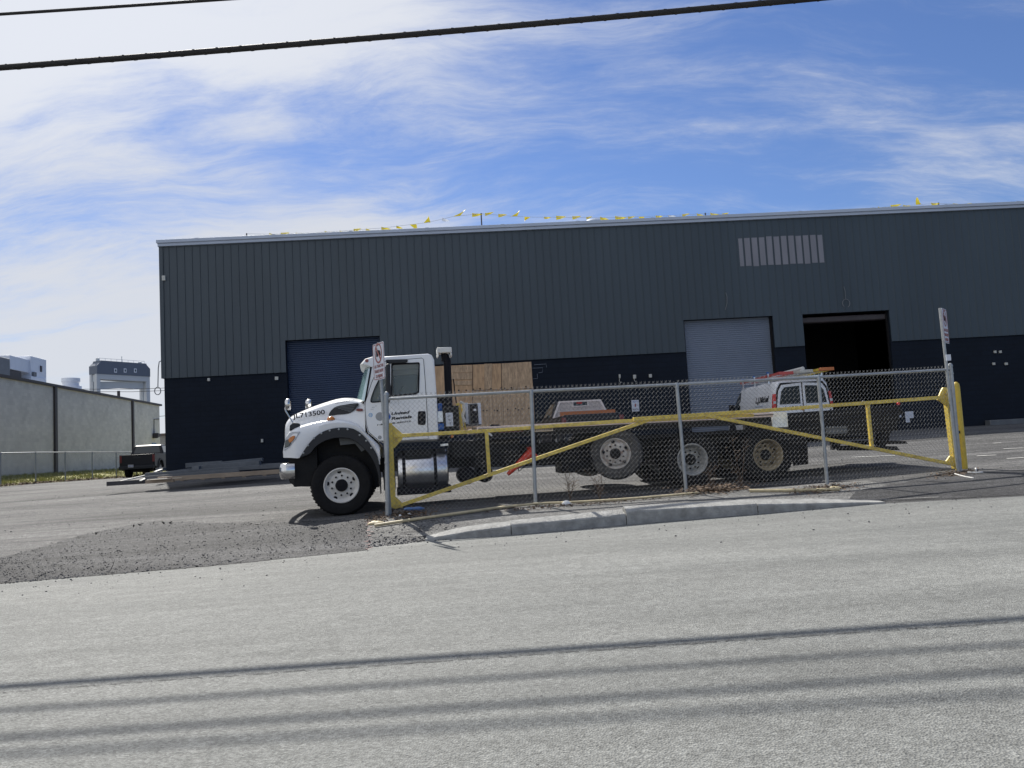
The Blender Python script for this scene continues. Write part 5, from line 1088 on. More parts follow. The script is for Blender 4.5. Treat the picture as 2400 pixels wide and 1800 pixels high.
# dark folding ramp and frame behind the deck
b = MB(); z_ = lambda px, py, v=.2: T(px, py, v)
q = [z_(*p) for p in ((1845, 968), (2112, 950), (2116, 962), (2122, 965), (2108, 975), (2100, 990), (2060, 1018), (1900, 1028), (1848, 1030))]; b.prism(q, .2, .34); b.prism(q, TW - .34, TW - .2)
q = [z_(*p) for p in ((1848, 975), (2105, 958), (2090, 985), (1850, 1005))]; b.prism(q, .34, TW - .34); rm = b.build('loading_ramp', 'black', tr, bevel=.01)
b = MB(); q = [z_(*p) for p in ((2096, 975), (2118, 980), (2112, 995), (2094, 1015), (2092, 1030), (2080, 1050), (2068, 1055), (2066, 1035), (2078, 1000))]; MB().prism(q, .3, .45).build('ramp_arm', 'black', rm, bevel=.01); MB().prism(q, TW - .5, TW - .35).build('ramp_arm', 'black', rm, bevel=.01)
for p in (((2055, 1032), (2120, 1034), (2124, 1040), (2060, 1042)), ((2015, 1044), (2098, 1046), (2106, 1055), (2020, 1056))):
    q = [z_(*k) for k in p]; MB().prism(q, .15, 1.1).build('ramp_foot', 'black', rm, bevel=.004)
for px, py, m_, r_ in ((1886, 957.5, 'amber', .035), (2111, 945.5, 'red', .035), (1915, 958, 'signwhite', .02)):
    u, z = T(px, py, .1); MB().lathe([(0, -.03), (r_ * .8, -.025), (r_, 0)], (u, .18, z), 'y', 14).build('marker_lamp', m_, tr)
tbox('side_lamp_bar', 'valve', 1904, 955, 1950, 960, .17, .2, .004); tbox('spring_bracket', 'steelbeam', 1938, 1000, 1986, 1019, .14, .3, .01); 
b = MB()
for k in range(8): u, z = T(1940 + k * 6, 1001, .12); b.lathe([(0, -.02), (.012, -.018), (.014, 0)], (u, .14, z), 'y', 8)
b.build('bolt', 'galv', tr)
tbox('hitch_frame', 'black', 1905, 1020, 2070, 1036, .5, TW - .5, .01)
u, z = T(2024, 948, .6); MB().tube([(u - .1, .6, z - .03), (u, .6, z + .06), (u + .12, .6, z + .02), (u + .14, .6, z - .05)], .03, 6).build('folded_strap', 'seat', tr)
# traffic cone jammed under the deck
a = at(1190, 1112, 14.35); c = at(1246, 1060, 14.5); d_ = Vector(tuple(c - a)); b = MB(); Ln = d_.length
b.lathe([(.028, 0), (.035, .02), (.085, Ln * .9), (.095, Ln)], (0, 0, 0), 'z', 20); b.box((-.115, -.115, Ln), (.115, .115, Ln + .02)); co = b.build('traffic_cone', 'cone', smooth=40); co.location = a; co.rotation_euler = d_.to_track_quat('Z', 'Y').to_euler(); tag(co, 'red traffic cone stowed tip down under the truck deck', 'cone')

# ================================================================== OTHER VEHICLES
def carwheel(par, x, y, r, w_, side, m='rimgrey'):
    """axis along x; side -1 = outer face towards -x"""
    wh = empty('wheel', (0, 0, 0)); wh.parent = par; s = side
    MB().lathe([(r * .6, 0), (r * .9, -.01 * s * -1), (r, .04 * -s), (r, (w_ - .04) * -s), (r * .92, w_ * -s), (r * .6, w_ * -s)], (x, y, r), 'x', 28, caps=False).build('tyre', 'rubber', wh)
    b = MB().lathe([(r * .6, .005 * -s), (r * .55, .03 * -s), (r * .2, .05 * -s), (0, .03 * -s)], (x, y, r), 'x', 28); b.build('rim', m, wh); return wh
def pickup(label, pos, yaw, rack=False):
    """origin under the tailgate; +y is forward"""
    R_ = empty('pickup_truck', pos, yaw, label=label, cat='pickup truck', group='dark pickup trucks'); hw = .98
    def side(x0, x1, nm, m):
        # lower body outline in (y,z), with wheel arches, extruded in x
        o = [(0.02, .62), (.0, 1.35), (5.75, 1.33), (5.85, 1.05), (5.85, .6), (5.3, .5)]
        for c in (4.75,): o += [(c + .55 * math.cos(t), .42 + .55 * math.sin(t)) for t in [k * math.pi / 8 for k in range(9)]]
        o += [(4.0, .45), (2.0, .45)]; o += [(1.25 + .55 * math.cos(t), .42 + .55 * math.sin(t)) for t in [k * math.pi / 8 for k in range(9)]]
        o += [(.5, .55)]; n = len(o); b = MB(); vs = [(x0, y, z) for y, z in o] + [(x1, y, z) for y, z in o]
        b.add(vs, [tuple(range(n)), tuple(range(2 * n - 1, n - 1, -1))] + [(i, (i + 1) % n, (i + 1) % n + n, i + n) for i in range(n)]); return b.build(nm, m, R_, bevel=.03)
    side(-hw, -hw + .1, 'body_side', 'truckblack'); side(hw - .1, hw, 'body_side', 'truckblack')
    MB().box((-hw + .08, .0, .62), (hw - .08, .07, 1.34)).build('tailgate', 'truckblack', R_, bevel=.02)
    MB().box((-hw + .1, .07, .8), (hw - .1, 1.95, .86)).box((-hw + .1, 1.9, .6), (hw - .1, 5.75, 1.18)).build('bed_floor', 'black', R_)
    MB().loft([[(x, 3.75, 1.18), (x, 3.75, 1.36 + .05 * (1 - (x / hw) ** 2)), (x, 5.6, 1.26 + .05 * (1 - (x / hw) ** 2)), (x, 5.82, 1.0)] for x in (-hw + .03, -.5, 0, .5, hw - .03)]).build('hood', 'truckblack', R_)
    secs = []
    for z, y0, y1, x in ((1.30, 1.95, 4.15, hw - .02), (1.38, 1.97, 4.05, hw - .03), (1.86, 2.18, 3.1, hw - .20), (1.93, 2.35, 2.95, hw - .28)):
        secs.append([(-x, y0, z), (x, y0, z), (x, y1, z), (-x, y1, z)])
    MB().loft(secs).build('cab', 'truckblack', R_, bevel=.04, seg=3)
    MB().add([(-.76, 1.985, 1.42), (.76, 1.985, 1.42), (.66, 2.16, 1.82), (-.66, 2.16, 1.82)], [(0, 1, 2, 3)]).build('rear_window', 'glass', R_)
    for s in (-1, 1):
        xo = s * (hw - .005); MB().add([(s * (hw - .035), 2.1, 1.42), (s * (hw - .035), 3.75, 1.42), (s * (hw - .18), 3.0, 1.83), (s * (hw - .185), 2.3, 1.83)], [(0, 1, 2, 3)]).build('side_window', 'glass', R_)
        t = MB().box((s * hw - .14 if s > 0 else -hw, -.015, .88), (hw if s > 0 else -hw + .14, .12, 1.3)).build('tail_light', 'darkred', R_, bevel=.02)
        MB().box((s * (hw + .02) - (0 if s > 0 else .2), 3.55, 1.38), (s * (hw + .02) + (.2 if s > 0 else 0), 3.68, 1.62)).build('side_mirror', 'flare', R_, bevel=.04)
        for y in (1.25, 4.75): carwheel(R_, s * (hw - .01), y, .42, .28, s)
        for c in (1.25, 4.75):
            b = MB(); q = [(c + .56 * math.cos(t), .42 + .56 * math.sin(t)) for t in [k * math.pi / 10 for k in range(11)]]; q2 = [(c + .66 * math.cos(t), .42 + .66 * math.sin(t)) for t in [k * math.pi / 10 for k in range(11)]]
            b.loft([[(xo, a_[0], a_[1]), (xo + s * .05, a_[0], a_[1]), (xo + s * .05, b_[0], b_[1]), (xo, b_[0], b_[1])] for a_, b_ in zip(q, q2)])
            b.build('wheel_arch_flare', 'flare', R_)
    MB().box((-hw + .02, -.22, .48), (hw - .02, .0, .68)).build('bumper', 'flare', R_, bevel=.03)
    p = MB().box((-.02 - .42, -.235, .60), (-.02 - .12, -.222, .76)).build('number_plate', 'plate', R_, bevel=.003)
    text('4RC 72', 'inkblue', p, (-.42, .64, -.16, .72), -.238)
    MB().box((-.2, -.01, 1.12), (.2, .0, 1.2)).build('tailgate_handle', 'flare', R_, bevel=.01)
    b = MB(); b.box((-.5, .5, .3), (.5, 4.6, .6)); b.build('underbody', 'black', R_)
    return R_
zz_ = lambda x, y: zlot(x, y)
p1 = at(322, 1116, 45.5); pk1 = pickup('dark pickup truck seen from behind at the left corner of the slate warehouse', (p1[0], p1[1], zlot(p1[0], p1[1])), rad(10))
p2 = at(1391, 1000, 23.8); pk2 = pickup('dark pickup truck with pale mesh cab guard behind the flatbed deck', (p2[0], p2[1], zlot(p2[0], p2[1])), rad(7), True)
# cab guard with a window cut out for the brake lamp, orange beam across the bed
gd = empty('cab_guard', (0, 0, 0)); gd.parent = pk2
O_ = [(-.98, 1.30), (.98, 1.30), (.70, 1.90), (-.72, 1.90)]; I_ = [(-.89, 1.36), (.89, 1.36), (.65, 1.85), (-.67, 1.85)]
MB().holed(O_, [I_], 1.72, 1.76).build('guard_frame', 'mesh', gd); W2 = [(-.24, 1.72), (.24, 1.72), (.24, 1.87), (-.24, 1.87)]; MB().holed([(-.27, 1.69), (.27, 1.69), (.27, 1.90), (-.27, 1.90)], [W2], 1.715, 1.765).build('window_frame', 'mesh', gd)
b = MB()
for k in range(-50, 62):                       # diagonal bars of the expanded metal
    for sg in (-1, 1):
        pts = []
        for z in [1.36 + .0245 * j for j in range(21)]:
            x = k * .036 + sg * (z - 1.36) * .55; lim = .89 - (z - 1.36) * .48
            ok = abs(x) < lim and not (abs(x) < .25 and z > 1.70)
            if ok: pts.append((x, 1.74, z))
            else:
                if len(pts) > 1: b.tube(pts[::max(1, len(pts) - 1)] if len(pts) > 2 else pts, .0075, 3, caps=False)
                pts = []
        if len(pts) > 1: b.tube([pts[0], pts[-1]], .0075, 3, caps=False)
b.build('guard_mesh', 'mesh', gd, smooth=0, fix=False)
MB().box((-.07, 1.9, 1.79), (.09, 2.0, 1.86)).build('brake_lamp', 'red', pk2)
ob = MB().box((-.80, 1.1, 1.36), (1.0, 1.24, 1.52)).build('orange_beam', 'orange'); ob.parent = None; ob.matrix_world = Matrix.Translation(pk2.location) @ Matrix.Rotation(rad(7), 4, 'Z'); tag(ob, 'orange beam lying across the bed below the pale mesh guard', 'beam')
cy_ = MB().lathe([(.085, -.9), (.1, -.88), (.1, .88), (.085, .9)], (.1, .55, 1.30), 'x', 18).build('black_tube', 'ink'); cy_.matrix_world = ob.matrix_world; tag(cy_, 'thick black tube lying across the pickup bed under the orange beam', 'tube')
# van
VX = at(1889, 1030, 25.2); van = empty('cargo_van', (VX[0], VX[1], zlot(VX[0], VX[1])), rad(1), label='white cargo van with red and orange ladders on its roof by the open doorway', cat='van')
hw = 1.0; VL = 5.4
def vsec(y, zb, zs, zt, x, xt):                # cross-section: sill, belt, roof
    return [(-x + .04, y, zb), (-x, y, zb + .12), (-x, y, zs), (-x + (x - xt) * .25, y, zs + (zt - zs) * .35), (-xt - .02, y, zt - .12), (-xt + .06, y, zt - .03), (-xt * .6, y, zt), (0, y, zt + .015), (xt * .6, y, zt), (xt - .06, y, zt - .03), (xt + .02, y, zt - .12), (x - (x - xt) * .25, y, zs + (zt - zs) * .35), (x, y, zs), (x, y, zb + .12), (x - .04, y, zb)]
S = [vsec(0, .45, 1.15, 2.0, .97, .80), vsec(.06, .42, 1.15, 2.04, .99, .83), vsec(.4, .4, 1.15, 2.07, hw, .85), vsec(3.5, .4, 1.15, 2.07, hw, .85), vsec(3.7, .4, 1.15, 2.05, hw, .84), vsec(4.55, .4, 1.12, 1.28, hw - .01, .9), vsec(5.2, .42, 1.0, 1.10, .96, .86), vsec(5.4, .5, .85, .95, .90, .8)]
MB().loft(S).build('body', 'vanwhite', van, smooth=35, bevel=0)
for s in (-1, 1):
    for y in (.95, 4.5): carwheel(van, s * .985, y, .37, .24, s); MB().lathe([(.44, 0), (.44, .02)], (s * (1.005) - .01, y, .40), 'x', 24).build('wheel_arch', 'ink', van)
    def dq(z): return 1.003 if z < 1.15 else None
    a_ = lambda z: s * ((1.0 - (z - 1.15) / .92 * .15 * 1.0) + .012)
    MB().add([(a_(1.22), 3.45, 1.22), (a_(1.22), 4.35, 1.22), (a_(1.45) , 4.15, 1.45), (a_(1.9), 3.68, 1.88), (a_(1.9), 3.5, 1.9)], [(0, 1, 2, 3, 4)]).build('front_window', 'glass2', van)
    MB().box((s * 1.03 - (0 if s > 0 else .2), 3.95, 1.18), (s * 1.03 + (.2 if s > 0 else 0), 4.1, 1.48)).build('wing_mirror', 'ink', van, bevel=.04)
    b = MB(); b.loft([[(s * .90, -.03, 1.12), (s * 1.005, -.0, 1.12), (s * 1.005, .10, 1.12), (s * .88, .05, 1.12)], [(s * .87, -.025, 1.62), (s * .955, -.0, 1.62), (s * .955, .1, 1.62), (s * .85, .05, 1.62)]]); tl = b.build('tail_light', 'red', van, bevel=.01)
    MB().box((s * .93 - .045, -.036, 1.30), (s * .93 + .045, -.005, 1.38)).build('reverse_lens', 'lens', tl)
    MB().tube([(s * 1.006, y, z) for y, z in ((1.15, .5), (1.15, 1.15))], .006, 4).build('panel_seam', 'seat', van)
# rear doors and windows
def rearx(z): return .97 if z < 1.15 else .97 - (z - 1.15) / .88 * .155
for s in (-1, 1):
    P_ = [(s * .02, .52), (s * .86, .52), (s * .86, 1.2), (s * .78, 1.72), (s * .66, 1.90), (s * .02, 1.95)]
    if s < 0: P_ = P_[::-1]
    rd = MB().prism(P_, -.035, .0).build('rear_door', 'vanwhite', van, bevel=.012)
    P_ = [(s * .09, 1.26), (s * .78, 1.26), (s * .70, 1.68), (s * .58, 1.82), (s * .09, 1.85)]
    if s < 0: P_ = P_[::-1]
    MB().prism(P_, -.045, -.034).build('window', 'glass2', rd, bevel=.02)
MB().prism([(-.9, .5), (.9, .5), (.93, 1.2), (.84, 1.75), (.70, 1.97), (-.70, 1.97), (-.84, 1.75), (-.93, 1.2)], -.012, .03).build('door_surround', 'ink', van)
MB().box((-.98, -.2, .42), (.98, -.0, .62)).build('bumper', 'vanwhite', van, bevel=.03)
text('L.J.Mishel', 'ink', van, (-.62, 1.08, .12, 1.2), -.038, shear=.2, bold=.015)
tx = text('L.J.Mishel', 'ink', None, (0, 0, 1.3, .27), 0, shear=.2, bold=.03); tx.parent = van; tx.matrix_local = Matrix(((0, 1, 0, -.995), (-1, 0, 0, 1.72), (0, 0, 1, 1.33), (0, 0, 0, 1))) @ Matrix.Rotation(rad(-9), 4, 'X')
MB().box((-1.0, .95, 1.26), (-.985, 1.75, 1.3)).build('stripe', 'fascia', van)
for y in (.5, 1.9, 3.2):
    b = MB(); b.box((-.92, y - .03, 2.16), (.92, y + .03, 2.2)); [b.box((x - .025, y - .03, 2.0), (x + .025, y + .03, 2.34)) for x in (-.9, .9)]; b.build('roof_rack_bar', 'alu', van)
[MB().box((x - .03, y - .03, 2.33), (x + .03, y + .035, 2.38)).build('rack_cap', 'bluebox', van) for x in (-.9, .9) for y in (.5, 1.9, 3.2)]
mv = Matrix.Translation(van.location) @ Matrix.Rotation(rad(1), 4, 'Z')
def ladder(x, y0, y1, z, w_, m, label, tips=None):
    r = empty('ladder', (0, 0, 0), label=label, cat='ladder', group='ladders on the van roof'); r.matrix_world = mv
    for s in (-1, 1): MB().box((x + s * w_ / 2 - .02, y0, z - .045), (x + s * w_ / 2 + .02, y1, z + .045)).build('rail', m, r, bevel=.004)
    k = y0 + .15
    while k < y1 - .05: MB().tube([(x - w_ / 2, k, z), (x + w_ / 2, k, z)], .017, 6).build('rung', 'alu', r); k += .3
    if tips: MB().box((x - w_ / 2 - .03, y0 - .03, z - .05), (x + w_ / 2 + .03, y0 + .12, z + .05)).build('end_cap', tips, r, bevel=.01)
ladder(-.55, -.2, 3.9, 2.27, .42, 'ladder', 'red ladder on the left of the van roof rack', 'ladder'); ladder(-.02, -.55, 3.4, 2.27, .36, 'offwhite', 'pale ladder in the middle of the van roof rack', 'offwhite'); ladder(.5, -.9, 2.6, 2.28, .38, 'yellow2', 'orange ladder on the right of the van roof rack', 'orange')
tu = MB().lathe([(.05, 0), (.065, .02), (.065, 2.4), (.05, 2.42)], (0, 0, 0), 'y', 14).build('tube', 'valve'); tu.matrix_world = mv @ Matrix.Translation((-.02, -.3, 2.38)); tag(tu, 'short white tube between the ladders on the van roof', 'tube')

# ================================================================== OVERHEAD CABLES
for nm, (a, c), r, lab in (('main', ((-6.57, 11.854, 7.8), (-0.487, 11.784, 7.961)), .047, 'thick black overhead cable crossing the sky above the warehouse'),
                      ('second', ((-6.835, 12.602, 9.14), (-1.307, 12.349, 9.098)), .026, 'thinner black overhead cable at the top left corner of the sky'),
                      ('third', ((-6.714, 12.526, 9.541), (-1.812, 12.418, 9.62)), .030, 'overhead cable above the two visible ones whose shadow crosses the road'),
                      ('fourth', ((-6.937, 13.081, 10.385), (-2.367, 12.908, 10.458)), .026, 'topmost overhead cable whose shadow is lowest on the road')):
    a = np.array(a); c = np.array(c); d = (c - a) / (c - a)[0]; pts = []
    for k in range(61): x = -45 + k * 1.5; p = a + d * (x - a[0]); p = p + np.array([0, 0, (x - 0) ** 2 * .0007 - .008 * 0]); pts.append(p)
    o = MB().tube(pts, r, 10).build('overhead_cable', 'cable'); origin_to(o, pts[30]); tag(o, lab, 'power cable', 'overhead cables')
    if nm == 'main':
        b = MB(); q = []
        for k in range(1400): x = -20 + k * .03; p = a + d * (x - a[0]); q.append(p + np.array([0, math.cos(k * .5) * r, math.sin(k * .5) * r + x ** 2 * .0007]))
        w_ = b.tube(q, .006, 4).build('lashing_wire', 'cable'); w_.parent = o; w_.matrix_parent_inverse = Matrix.Translation(-o.location)

# ================================================================== GROUND DETAIL
def gz(x, y, d=.0): return zlot(x, y) + d
def gline(name, pts, w_, m, d=.008, seg=.4, kind='structure'):
    b = MB()
    for p, q in zip(pts, pts[1:]):
        p = np.array(p[:2]); q = np.array(q[:2]); L_ = np.linalg.norm(q - p); n = max(1, int(L_ / seg)); e = (q - p) / L_; s = np.array([-e[1], e[0]]) * w_ / 2; vs = []
        for k in range(n + 1): c = p + e * L_ * k / n; vs += [(*(c - s), gz(*(c - s), d)), (*(c + s), gz(*(c + s), d))]
        b.add(vs, [(2 * k, 2 * k + 2, 2 * k + 3, 2 * k + 1) for k in range(n)])
    o = b.build(name, m, smooth=180, fix=False)
    if kind: o['kind'] = kind
    return o
for pts in (((1996, 1073), (2098, 1069)), ((2352, 1053), (2400, 1051)), ((2328, 1040), (2346, 1039)), ((2290, 1070), (2335, 1068)), ((2360, 1076), (2400, 1074))):
    gline('parking_line', [gnd(*p) for p in pts], .09, 'linew', .012)
def crack(px, label=None, w=.012):
    P_ = [groad(*p) for p in px]; b = MB(); q = smooth([(p[0], p[1]) for p in P_], 40); run = []
    for k, (x, y) in enumerate(q):
        x += random.gauss(0, .006); y += random.gauss(0, .008)
        if random.random() < .10 and len(run) > 4: 
            b.add([v for r_ in run for v in r_], [(2 * i, 2 * i + 2, 2 * i + 3, 2 * i + 1) for i in range(len(run) - 1)]); run = []; continue
        h = w * random.uniform(.25, 1) / 2; z = zroad(x, y) + .004; run.append(((x, y - h, z), (x, y + h, z)))
    if len(run) > 1: b.add([v for r_ in run for v in r_], [(2 * i, 2 * i + 2, 2 * i + 3, 2 * i + 1) for i in range(len(run) - 1)])
    b.build('road_crack', 'dark', smooth=0, fix=False)['kind'] = 'structure'
crack([(-150, 1636), (0, 1624), (300, 1601), (650, 1577), (1000, 1553), (1400, 1524), (1800, 1497), (2200, 1470), (2500, 1452)])
crack([(1935, 1190), (2010, 1203), (2120, 1212), (2230, 1208), (2330, 1214)], w=.008); crack([(1500, 1345), (1700, 1320), (1820, 1312)], w=.005); crack([(300, 1500), (420, 1482), (600, 1476)], w=.005)
# old curb pipe / rail lying along the fence foot
def gpipe(name, px, r, m, label, cat, lift=.0, **k):
    P_ = [gnd(*p) for p in px]; pts = [(p[0], p[1], zlot(p[0], p[1]) + r + lift) for p in P_]; o = MB().tube(smooth(pts, 3), r, 8).build(name, m); origin_to(o, pts[0]); return tag(o, label, cat, **k)
gpipe('pipe', [(878, 1237), (960, 1225), (1050, 1212), (1120, 1203), (1185, 1193)], .022, 'pipe', 'yellowed pipe on the ground at the left foot of the fence', 'pipe', .012, group='pipes along the foot of the fence')
gpipe('pipe', [(1140, 1199.5), (1255, 1187), (1340, 1183), (1466, 1175), (1560, 1168), (1637, 1161)], .019, 'pipe', 'long bent pipe along the middle foot of the fence', 'pipe', .018, group='pipes along the foot of the fence')
gpipe('pipe', [(1757, 1156), (1860, 1155), (1968, 1153)], .026, 'pipe', 'pale pipe on the ground right of the leaf pile', 'pipe', .012, group='pipes along the foot of the fence')
gpipe('stick', [(1186, 1196), (1204, 1192), (1216, 1196)], .008, 'twig', 'short twig beside the second fence post', 'stick', .01)
gpipe('stick', [(2268, 1111), (2290, 1111), (2304, 1110)], .012, 'rag', 'white strip lying right of the tall bollard', 'stick', .01)
gpipe('stick', [(2238, 1114), (2262, 1120), (2282, 1124)], .010, 'rag', 'thin white strip lying in front of the right terminal post', 'stick', .01)
gpipe('stick', [(2287, 1101), (2288, 1107)], .014, 'rag', 'tiny white stub standing right of the tall bollard', 'stick', .01)
def lump(name, px, s, m, label, cat, n=14, dark=0):
    g = gnd(*px); b = MB(); rows = []
    for j, (h, k) in enumerate(((-.1, .9), (.25, 1), (.6, .8), (.9, .45), (1, .05))): rows.append([(g[0] + s[0] * k * math.cos(t * math.tau / n) * random.uniform(.75, 1.15), g[1] + s[1] * k * math.sin(t * math.tau / n) * random.uniform(.75, 1.15), zlot(g[0], g[1]) + s[2] * h * random.uniform(.8, 1.15)) for t in range(n)])
    o = b.loft(rows).build(name, m, smooth=30); origin_to(o, g); return tag(o, label, cat)
lump('rag', (1327, 1184), (.09, .06, .07), 'rag', 'crumpled white litter at the foot of the fence by the second post', 'litter')
lump('stone', (880, 1229), (.14, .07, .05), 'pipe', 'pale broken concrete lump left of the sign post foot', 'stone')
lump('stone', (938, 1212), (.03, .03, .04), 'rag', 'small white stone behind the left end of the pipe', 'stone')
lump('stone', (960, 1207), (.05, .03, .03), 'rag', 'white scrap beside the blue plastic bottle', 'litter')
lump('stone', (1955, 1147), (.13, .06, .05), 'pipe', 'pale broken concrete by the fourth fence post', 'stone')
g = gnd(966, 1200); g[1] += .12; o = MB().lathe([(.02, -.15), (.03, -.13), (.035, -.08), (.03, 0), (.036, .06), (.034, .12), (.015, .16), (.015, .19), (0, .19)], (0, 0, 0), 'x', 12).build('plastic_bottle', 'blueplastic'); o.location = (g[0], g[1], zlot(g[0], g[1]) + .04); tag(o, 'crushed blue plastic bottle behind the left end of the fence', 'bottle')
b = MB()
for k in range(26):
    t = k / 25; p = groad(866 + random.gauss(0, 4), 1254 + t * 36); X, Y = p[0], p[1]; s = random.uniform(.01, .03); b.add([(X - s, Y - s * .6, gz(X, Y, .016)), (X + s, Y - s * .4, gz(X, Y, .016)), (X + s * .7, Y + s, gz(X, Y, .016)), (X - s * .8, Y + s * .8, gz(X, Y, .016))], [(0, 1, 2, 3)])
b.build('spray_paint_mark', 'pink', smooth=0, fix=False)['kind'] = 'structure'
ICO = [(0, 0, 1), (.89, 0, .45), (.28, .85, .45), (-.72, .53, .45), (-.72, -.53, .45), (.28, -.85, .45), (.72, .53, -.45), (-.28, .85, -.45), (-.89, 0, -.45), (-.28, -.85, -.45), (.72, -.53, -.45), (0, 0, -1)]
ICF = [(0, 1, 2), (0, 2, 3), (0, 3, 4), (0, 4, 5), (0, 5, 1), (1, 6, 2), (2, 7, 3), (3, 8, 4), (4, 9, 5), (5, 10, 1), (6, 7, 2), (7, 8, 3), (8, 9, 4), (9, 10, 5), (10, 6, 1), (11, 7, 6), (11, 8, 7), (11, 9, 8), (11, 10, 9), (11, 6, 10)]
def stones(name, gen, n, s0, s1, m, label, power=3, lift=0.):
    b = MB()
    for _ in range(n):
        p = gen()
        if p is None: continue
        x, y = p; s = s0 + (s1 - s0) * random.random() ** power; z = zlot(x, y) + s * .35 + lift; j = [random.uniform(.6, 1.25) for _ in range(12)]; fl = random.uniform(.45, .8); a = random.uniform(0, 6.28); ca, sa = math.cos(a), math.sin(a)
        b.add([(x + s * q * (vx * ca - vy * sa), y + s * q * (vx * sa + vy * ca) * .8, z + s * q * vz * fl) for (vx, vy, vz), q in zip(ICO, j)], ICF)
    return tag(b.build(name, m, smooth=0, fix=False), label, 'gravel', kind='stuff')
def lens_():
    px = random.uniform(-60, 860); t = random.random(); ph = interp([(-60, 1320), (60, 1295), (200, 1255), (330, 1228), (420, 1224), (560, 1228), (700, 1222), (860, 1212)], px); pl_ = interp([(-60, 1378), (0, 1367), (500, 1326), (860, 1288)], px)
    p = gnd(px, ph + (pl_ - ph) * t + random.gauss(0, 2)); return (p[0], p[1])
stones('loose_gravel', lens_, 6500, .003, .014, 'stone', 'dark loose millings along the left edge of the road', 3.2, .012)
def edge_(): x = random.uniform(-9, -1.0); return (x, yedge(x) + abs(random.gauss(0, .14)) - .03)
stones('loose_gravel', edge_, 1400, .006, .022, 'stone', 'dark stones lined up where the lot meets the road')
def walk_(): x = random.uniform(-3.3, -.9); return (x, yedge(x) + random.uniform(0, 1.2))
stones('loose_gravel', walk_, 1300, .005, .02, 'stone', 'small stones left of the curb below the fence end')
def road_(): x = random.uniform(-6, 8); return (x, yedge(x) - abs(random.gauss(0, .9)))
stones('loose_gravel', road_, 260, .005, .016, 'stone', 'scattered pebbles on the road below the curb')
def lot_(): x = random.uniform(-14, 12); return (x, random.uniform(13, 24))
stones('loose_gravel', lot_, 900, .006, .018, 'stone', 'scattered pebbles across the lot')
# dark patch of millings under the stones
pt = [(-60, 1320), (60, 1294), (200, 1254), (330, 1227), (420, 1222), (560, 1227), (700, 1223), (860, 1214)]; pb_ = [(-60, 1375), (60, 1363), (200, 1352), (330, 1341), (420, 1333.5), (560, 1321), (700, 1307), (860, 1290)]
M['mill'] = asphalt('dark_millings', (.042, .042, .044), (.088, .088, .09), .7)
b = MB(); top_ = smooth([tuple(gnd(*p)[:2]) for p in pt], 16); bot_ = smooth([tuple(gnd(*p)[:2]) for p in pb_], 16); vs = []; NR = 9
for j in range(NR):
    for p, q in zip(top_, bot_): t = j / (NR - 1); x = p[0] + (q[0] - p[0]) * t; y = p[1] + (q[1] - p[1]) * t; vs.append((x + random.uniform(-.03, .03), y + (random.uniform(-.28, .16) if j == 0 else random.uniform(-.02, .02)), zlot(x, y) + (.004 if j in (0, NR - 1) else .012 + random.uniform(-.006, .008))))
n = len(top_); b.add(vs, [(j * n + i, (j + 1) * n + i, (j + 1) * n + i + 1, j * n + i + 1) for j in range(NR - 1) for i in range(n - 1)])
b.build('millings', 'mill', smooth=180, fix=False)['kind'] = 'structure'
pt = [(2010, 1150), (2080, 1138), (2160, 1126), (2240, 1112), (2320, 1106), (2460, 1098)]; pb_ = [(1990, 1172), (2070, 1177), (2160, 1173), (2240, 1169), (2320, 1165), (2460, 1157)]
b = MB(); top_ = smooth([tuple(gnd(*p)[:2]) for p in pt], 6); bot_ = smooth([tuple(gnd(*p)[:2]) for p in pb_], 6); vs = []
for j in range(7):
    for p, q in zip(top_, bot_): t = j / 6; x = p[0] + (q[0] - p[0]) * t; y = p[1] + (q[1] - p[1]) * t; y = max(y, yedge(x) + .01); vs.append((x, y + (random.uniform(-.1, .1) if j == 0 else 0), zlot(x, y) + (.004 if j in (0, 6) else .014)))
n = len(top_); b.add(vs, [(j * n + i, (j + 1) * n + i, (j + 1) * n + i + 1, j * n + i + 1) for j in range(6) for i in range(n - 1)])
b.build('asphalt_patch', 'mill', smooth=180, fix=False)['kind'] = 'structure'
# litter and dry leaves along the fence
def litter(label, n, cx, cy, sx, sy, s1=.05, hmax=.05):
    b = MB()
    for _ in range(n):
        px = random.gauss(cx, sx); g = gnd(px, cy + (px - cx) * -.085 + random.gauss(0, sy)); x, y = g[0], g[1]; z = zlot(x, y) + random.random() ** 2 * hmax + .006; a = random.uniform(0, 6.28); s = random.uniform(.008, s1); w_ = s * random.uniform(.2, .7); c_, d_ = math.cos(a), math.sin(a)
        b.add([(x - s * c_, y - s * d_, z), (x + w_ * d_, y - w_ * c_, z + random.uniform(0, .02)), (x + s * c_, y + s * d_, z + random.uniform(0, .015)), (x - w_ * d_, y + w_ * c_, z)], [(0, 1, 2, 3)])
    return tag(b.build('leaf_litter', 'leaf', smooth=0, fix=False), label, 'debris', kind='stuff')
litter('pile of dead leaves and twigs at the third fence post', 1500, 1680, 1150, 38, 4, .05, .10)
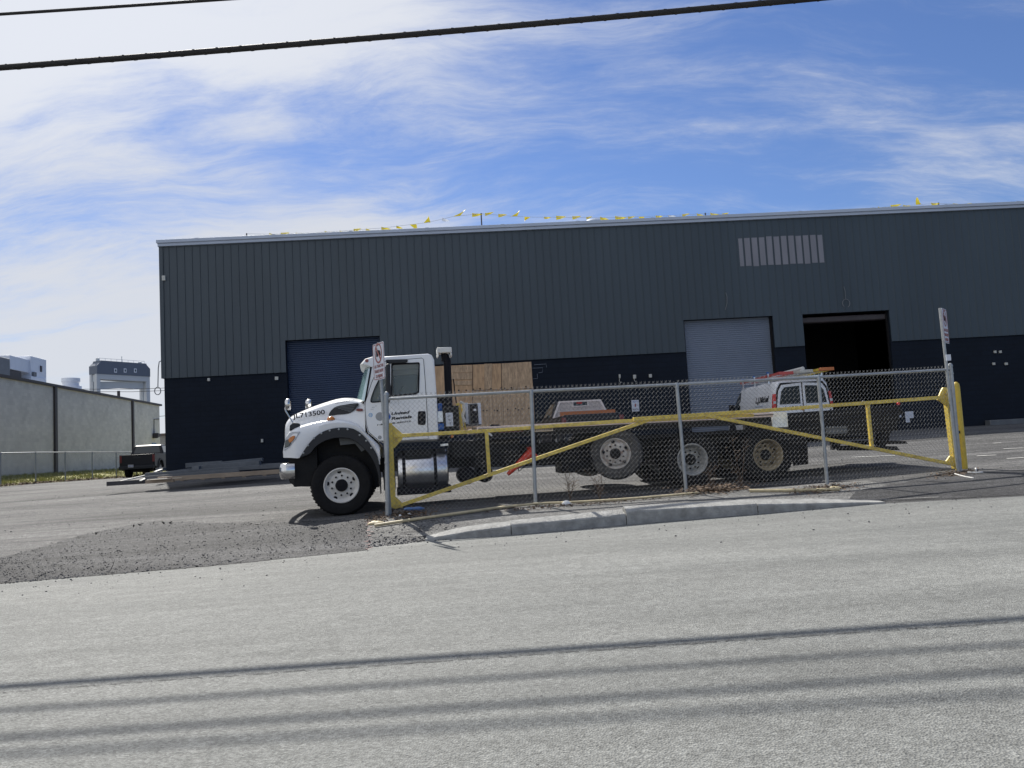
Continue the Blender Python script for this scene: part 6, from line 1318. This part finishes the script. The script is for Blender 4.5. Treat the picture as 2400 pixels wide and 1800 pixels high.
litter('dead leaves and grit at the foot of the left fence end', 900, 950, 1207, 38, 6, .03, .03)
litter('thin line of dead leaves along the middle of the fence', 700, 1380, 1181, 110, 3, .03, .02)
litter('dead leaves round the fourth fence post and pale pipe', 600, 1930, 1148, 40, 5, .035, .04)
litter('leaf scraps and twigs at the right fence end', 300, 2235, 1113, 25, 4, .035, .04)
litter('grit beside the pale concrete lump', 350, 880, 1222, 14, 6, .02, .02)
def weed(px, Y, h, n, label):
    a = at(px, 1150, Y); x, y = a[0], a[1]; o = empty('dry_weed', (x, y, zlot(x, y)), 0, label=label, cat='weed', group='dry weeds behind the fence'); b = MB()
    for k in range(n):
        az = random.uniform(0, 6.28); ln_ = h * random.uniform(.5, 1); p = [(0, 0, 0)]; d = random.uniform(.08, .45)
        for j in range(1, 6): t = j / 5; p.append((math.cos(az) * ln_ * d * t ** 1.3 + random.uniform(-.01, .01), math.sin(az) * ln_ * d * .6 * t ** 1.3, ln_ * t))
        b.tube(p, [.005 * (1 - t * .12) for t in range(6)], 4)
        for q in range(5):
            s = p[random.randint(2, 5)]; e = (s[0] + random.uniform(-.13, .13), s[1] + random.uniform(-.08, .08), s[2] + random.uniform(.0, .14)); b.tube([s, e], .0032, 3)
    b.build('stem', 'twig', o, smooth=0); b = MB()
    for k in range(n * 3): z = random.uniform(.3, 1) * h; r_ = z * .4; x_, y_ = random.uniform(-r_, r_), random.uniform(-r_, r_) * .5; s = random.uniform(.008, .02); b.add([(x_, y_, z), (x_ + s, y_, z + s * .5), (x_ + s * .3, y_, z - s)], [(0, 1, 2)])
    b.build('seed_head', 'twig', o, smooth=0, fix=False)
weed(1335, 12.95, .5, 6, 'low spreading dry weed below the lift axle wheel'); weed(1740, 13.3, 1.05, 5, 'tall dry weed between the grey and tan wheels'); weed(1668, 13.2, .5, 6, 'short dry weed over the pile of leaves'); weed(1405, 12.95, .45, 6, 'thin dry weed right of the low spreading one'); weed(916, 12.5, .14, 5, 'tiny dry tuft at the foot of the left sign')
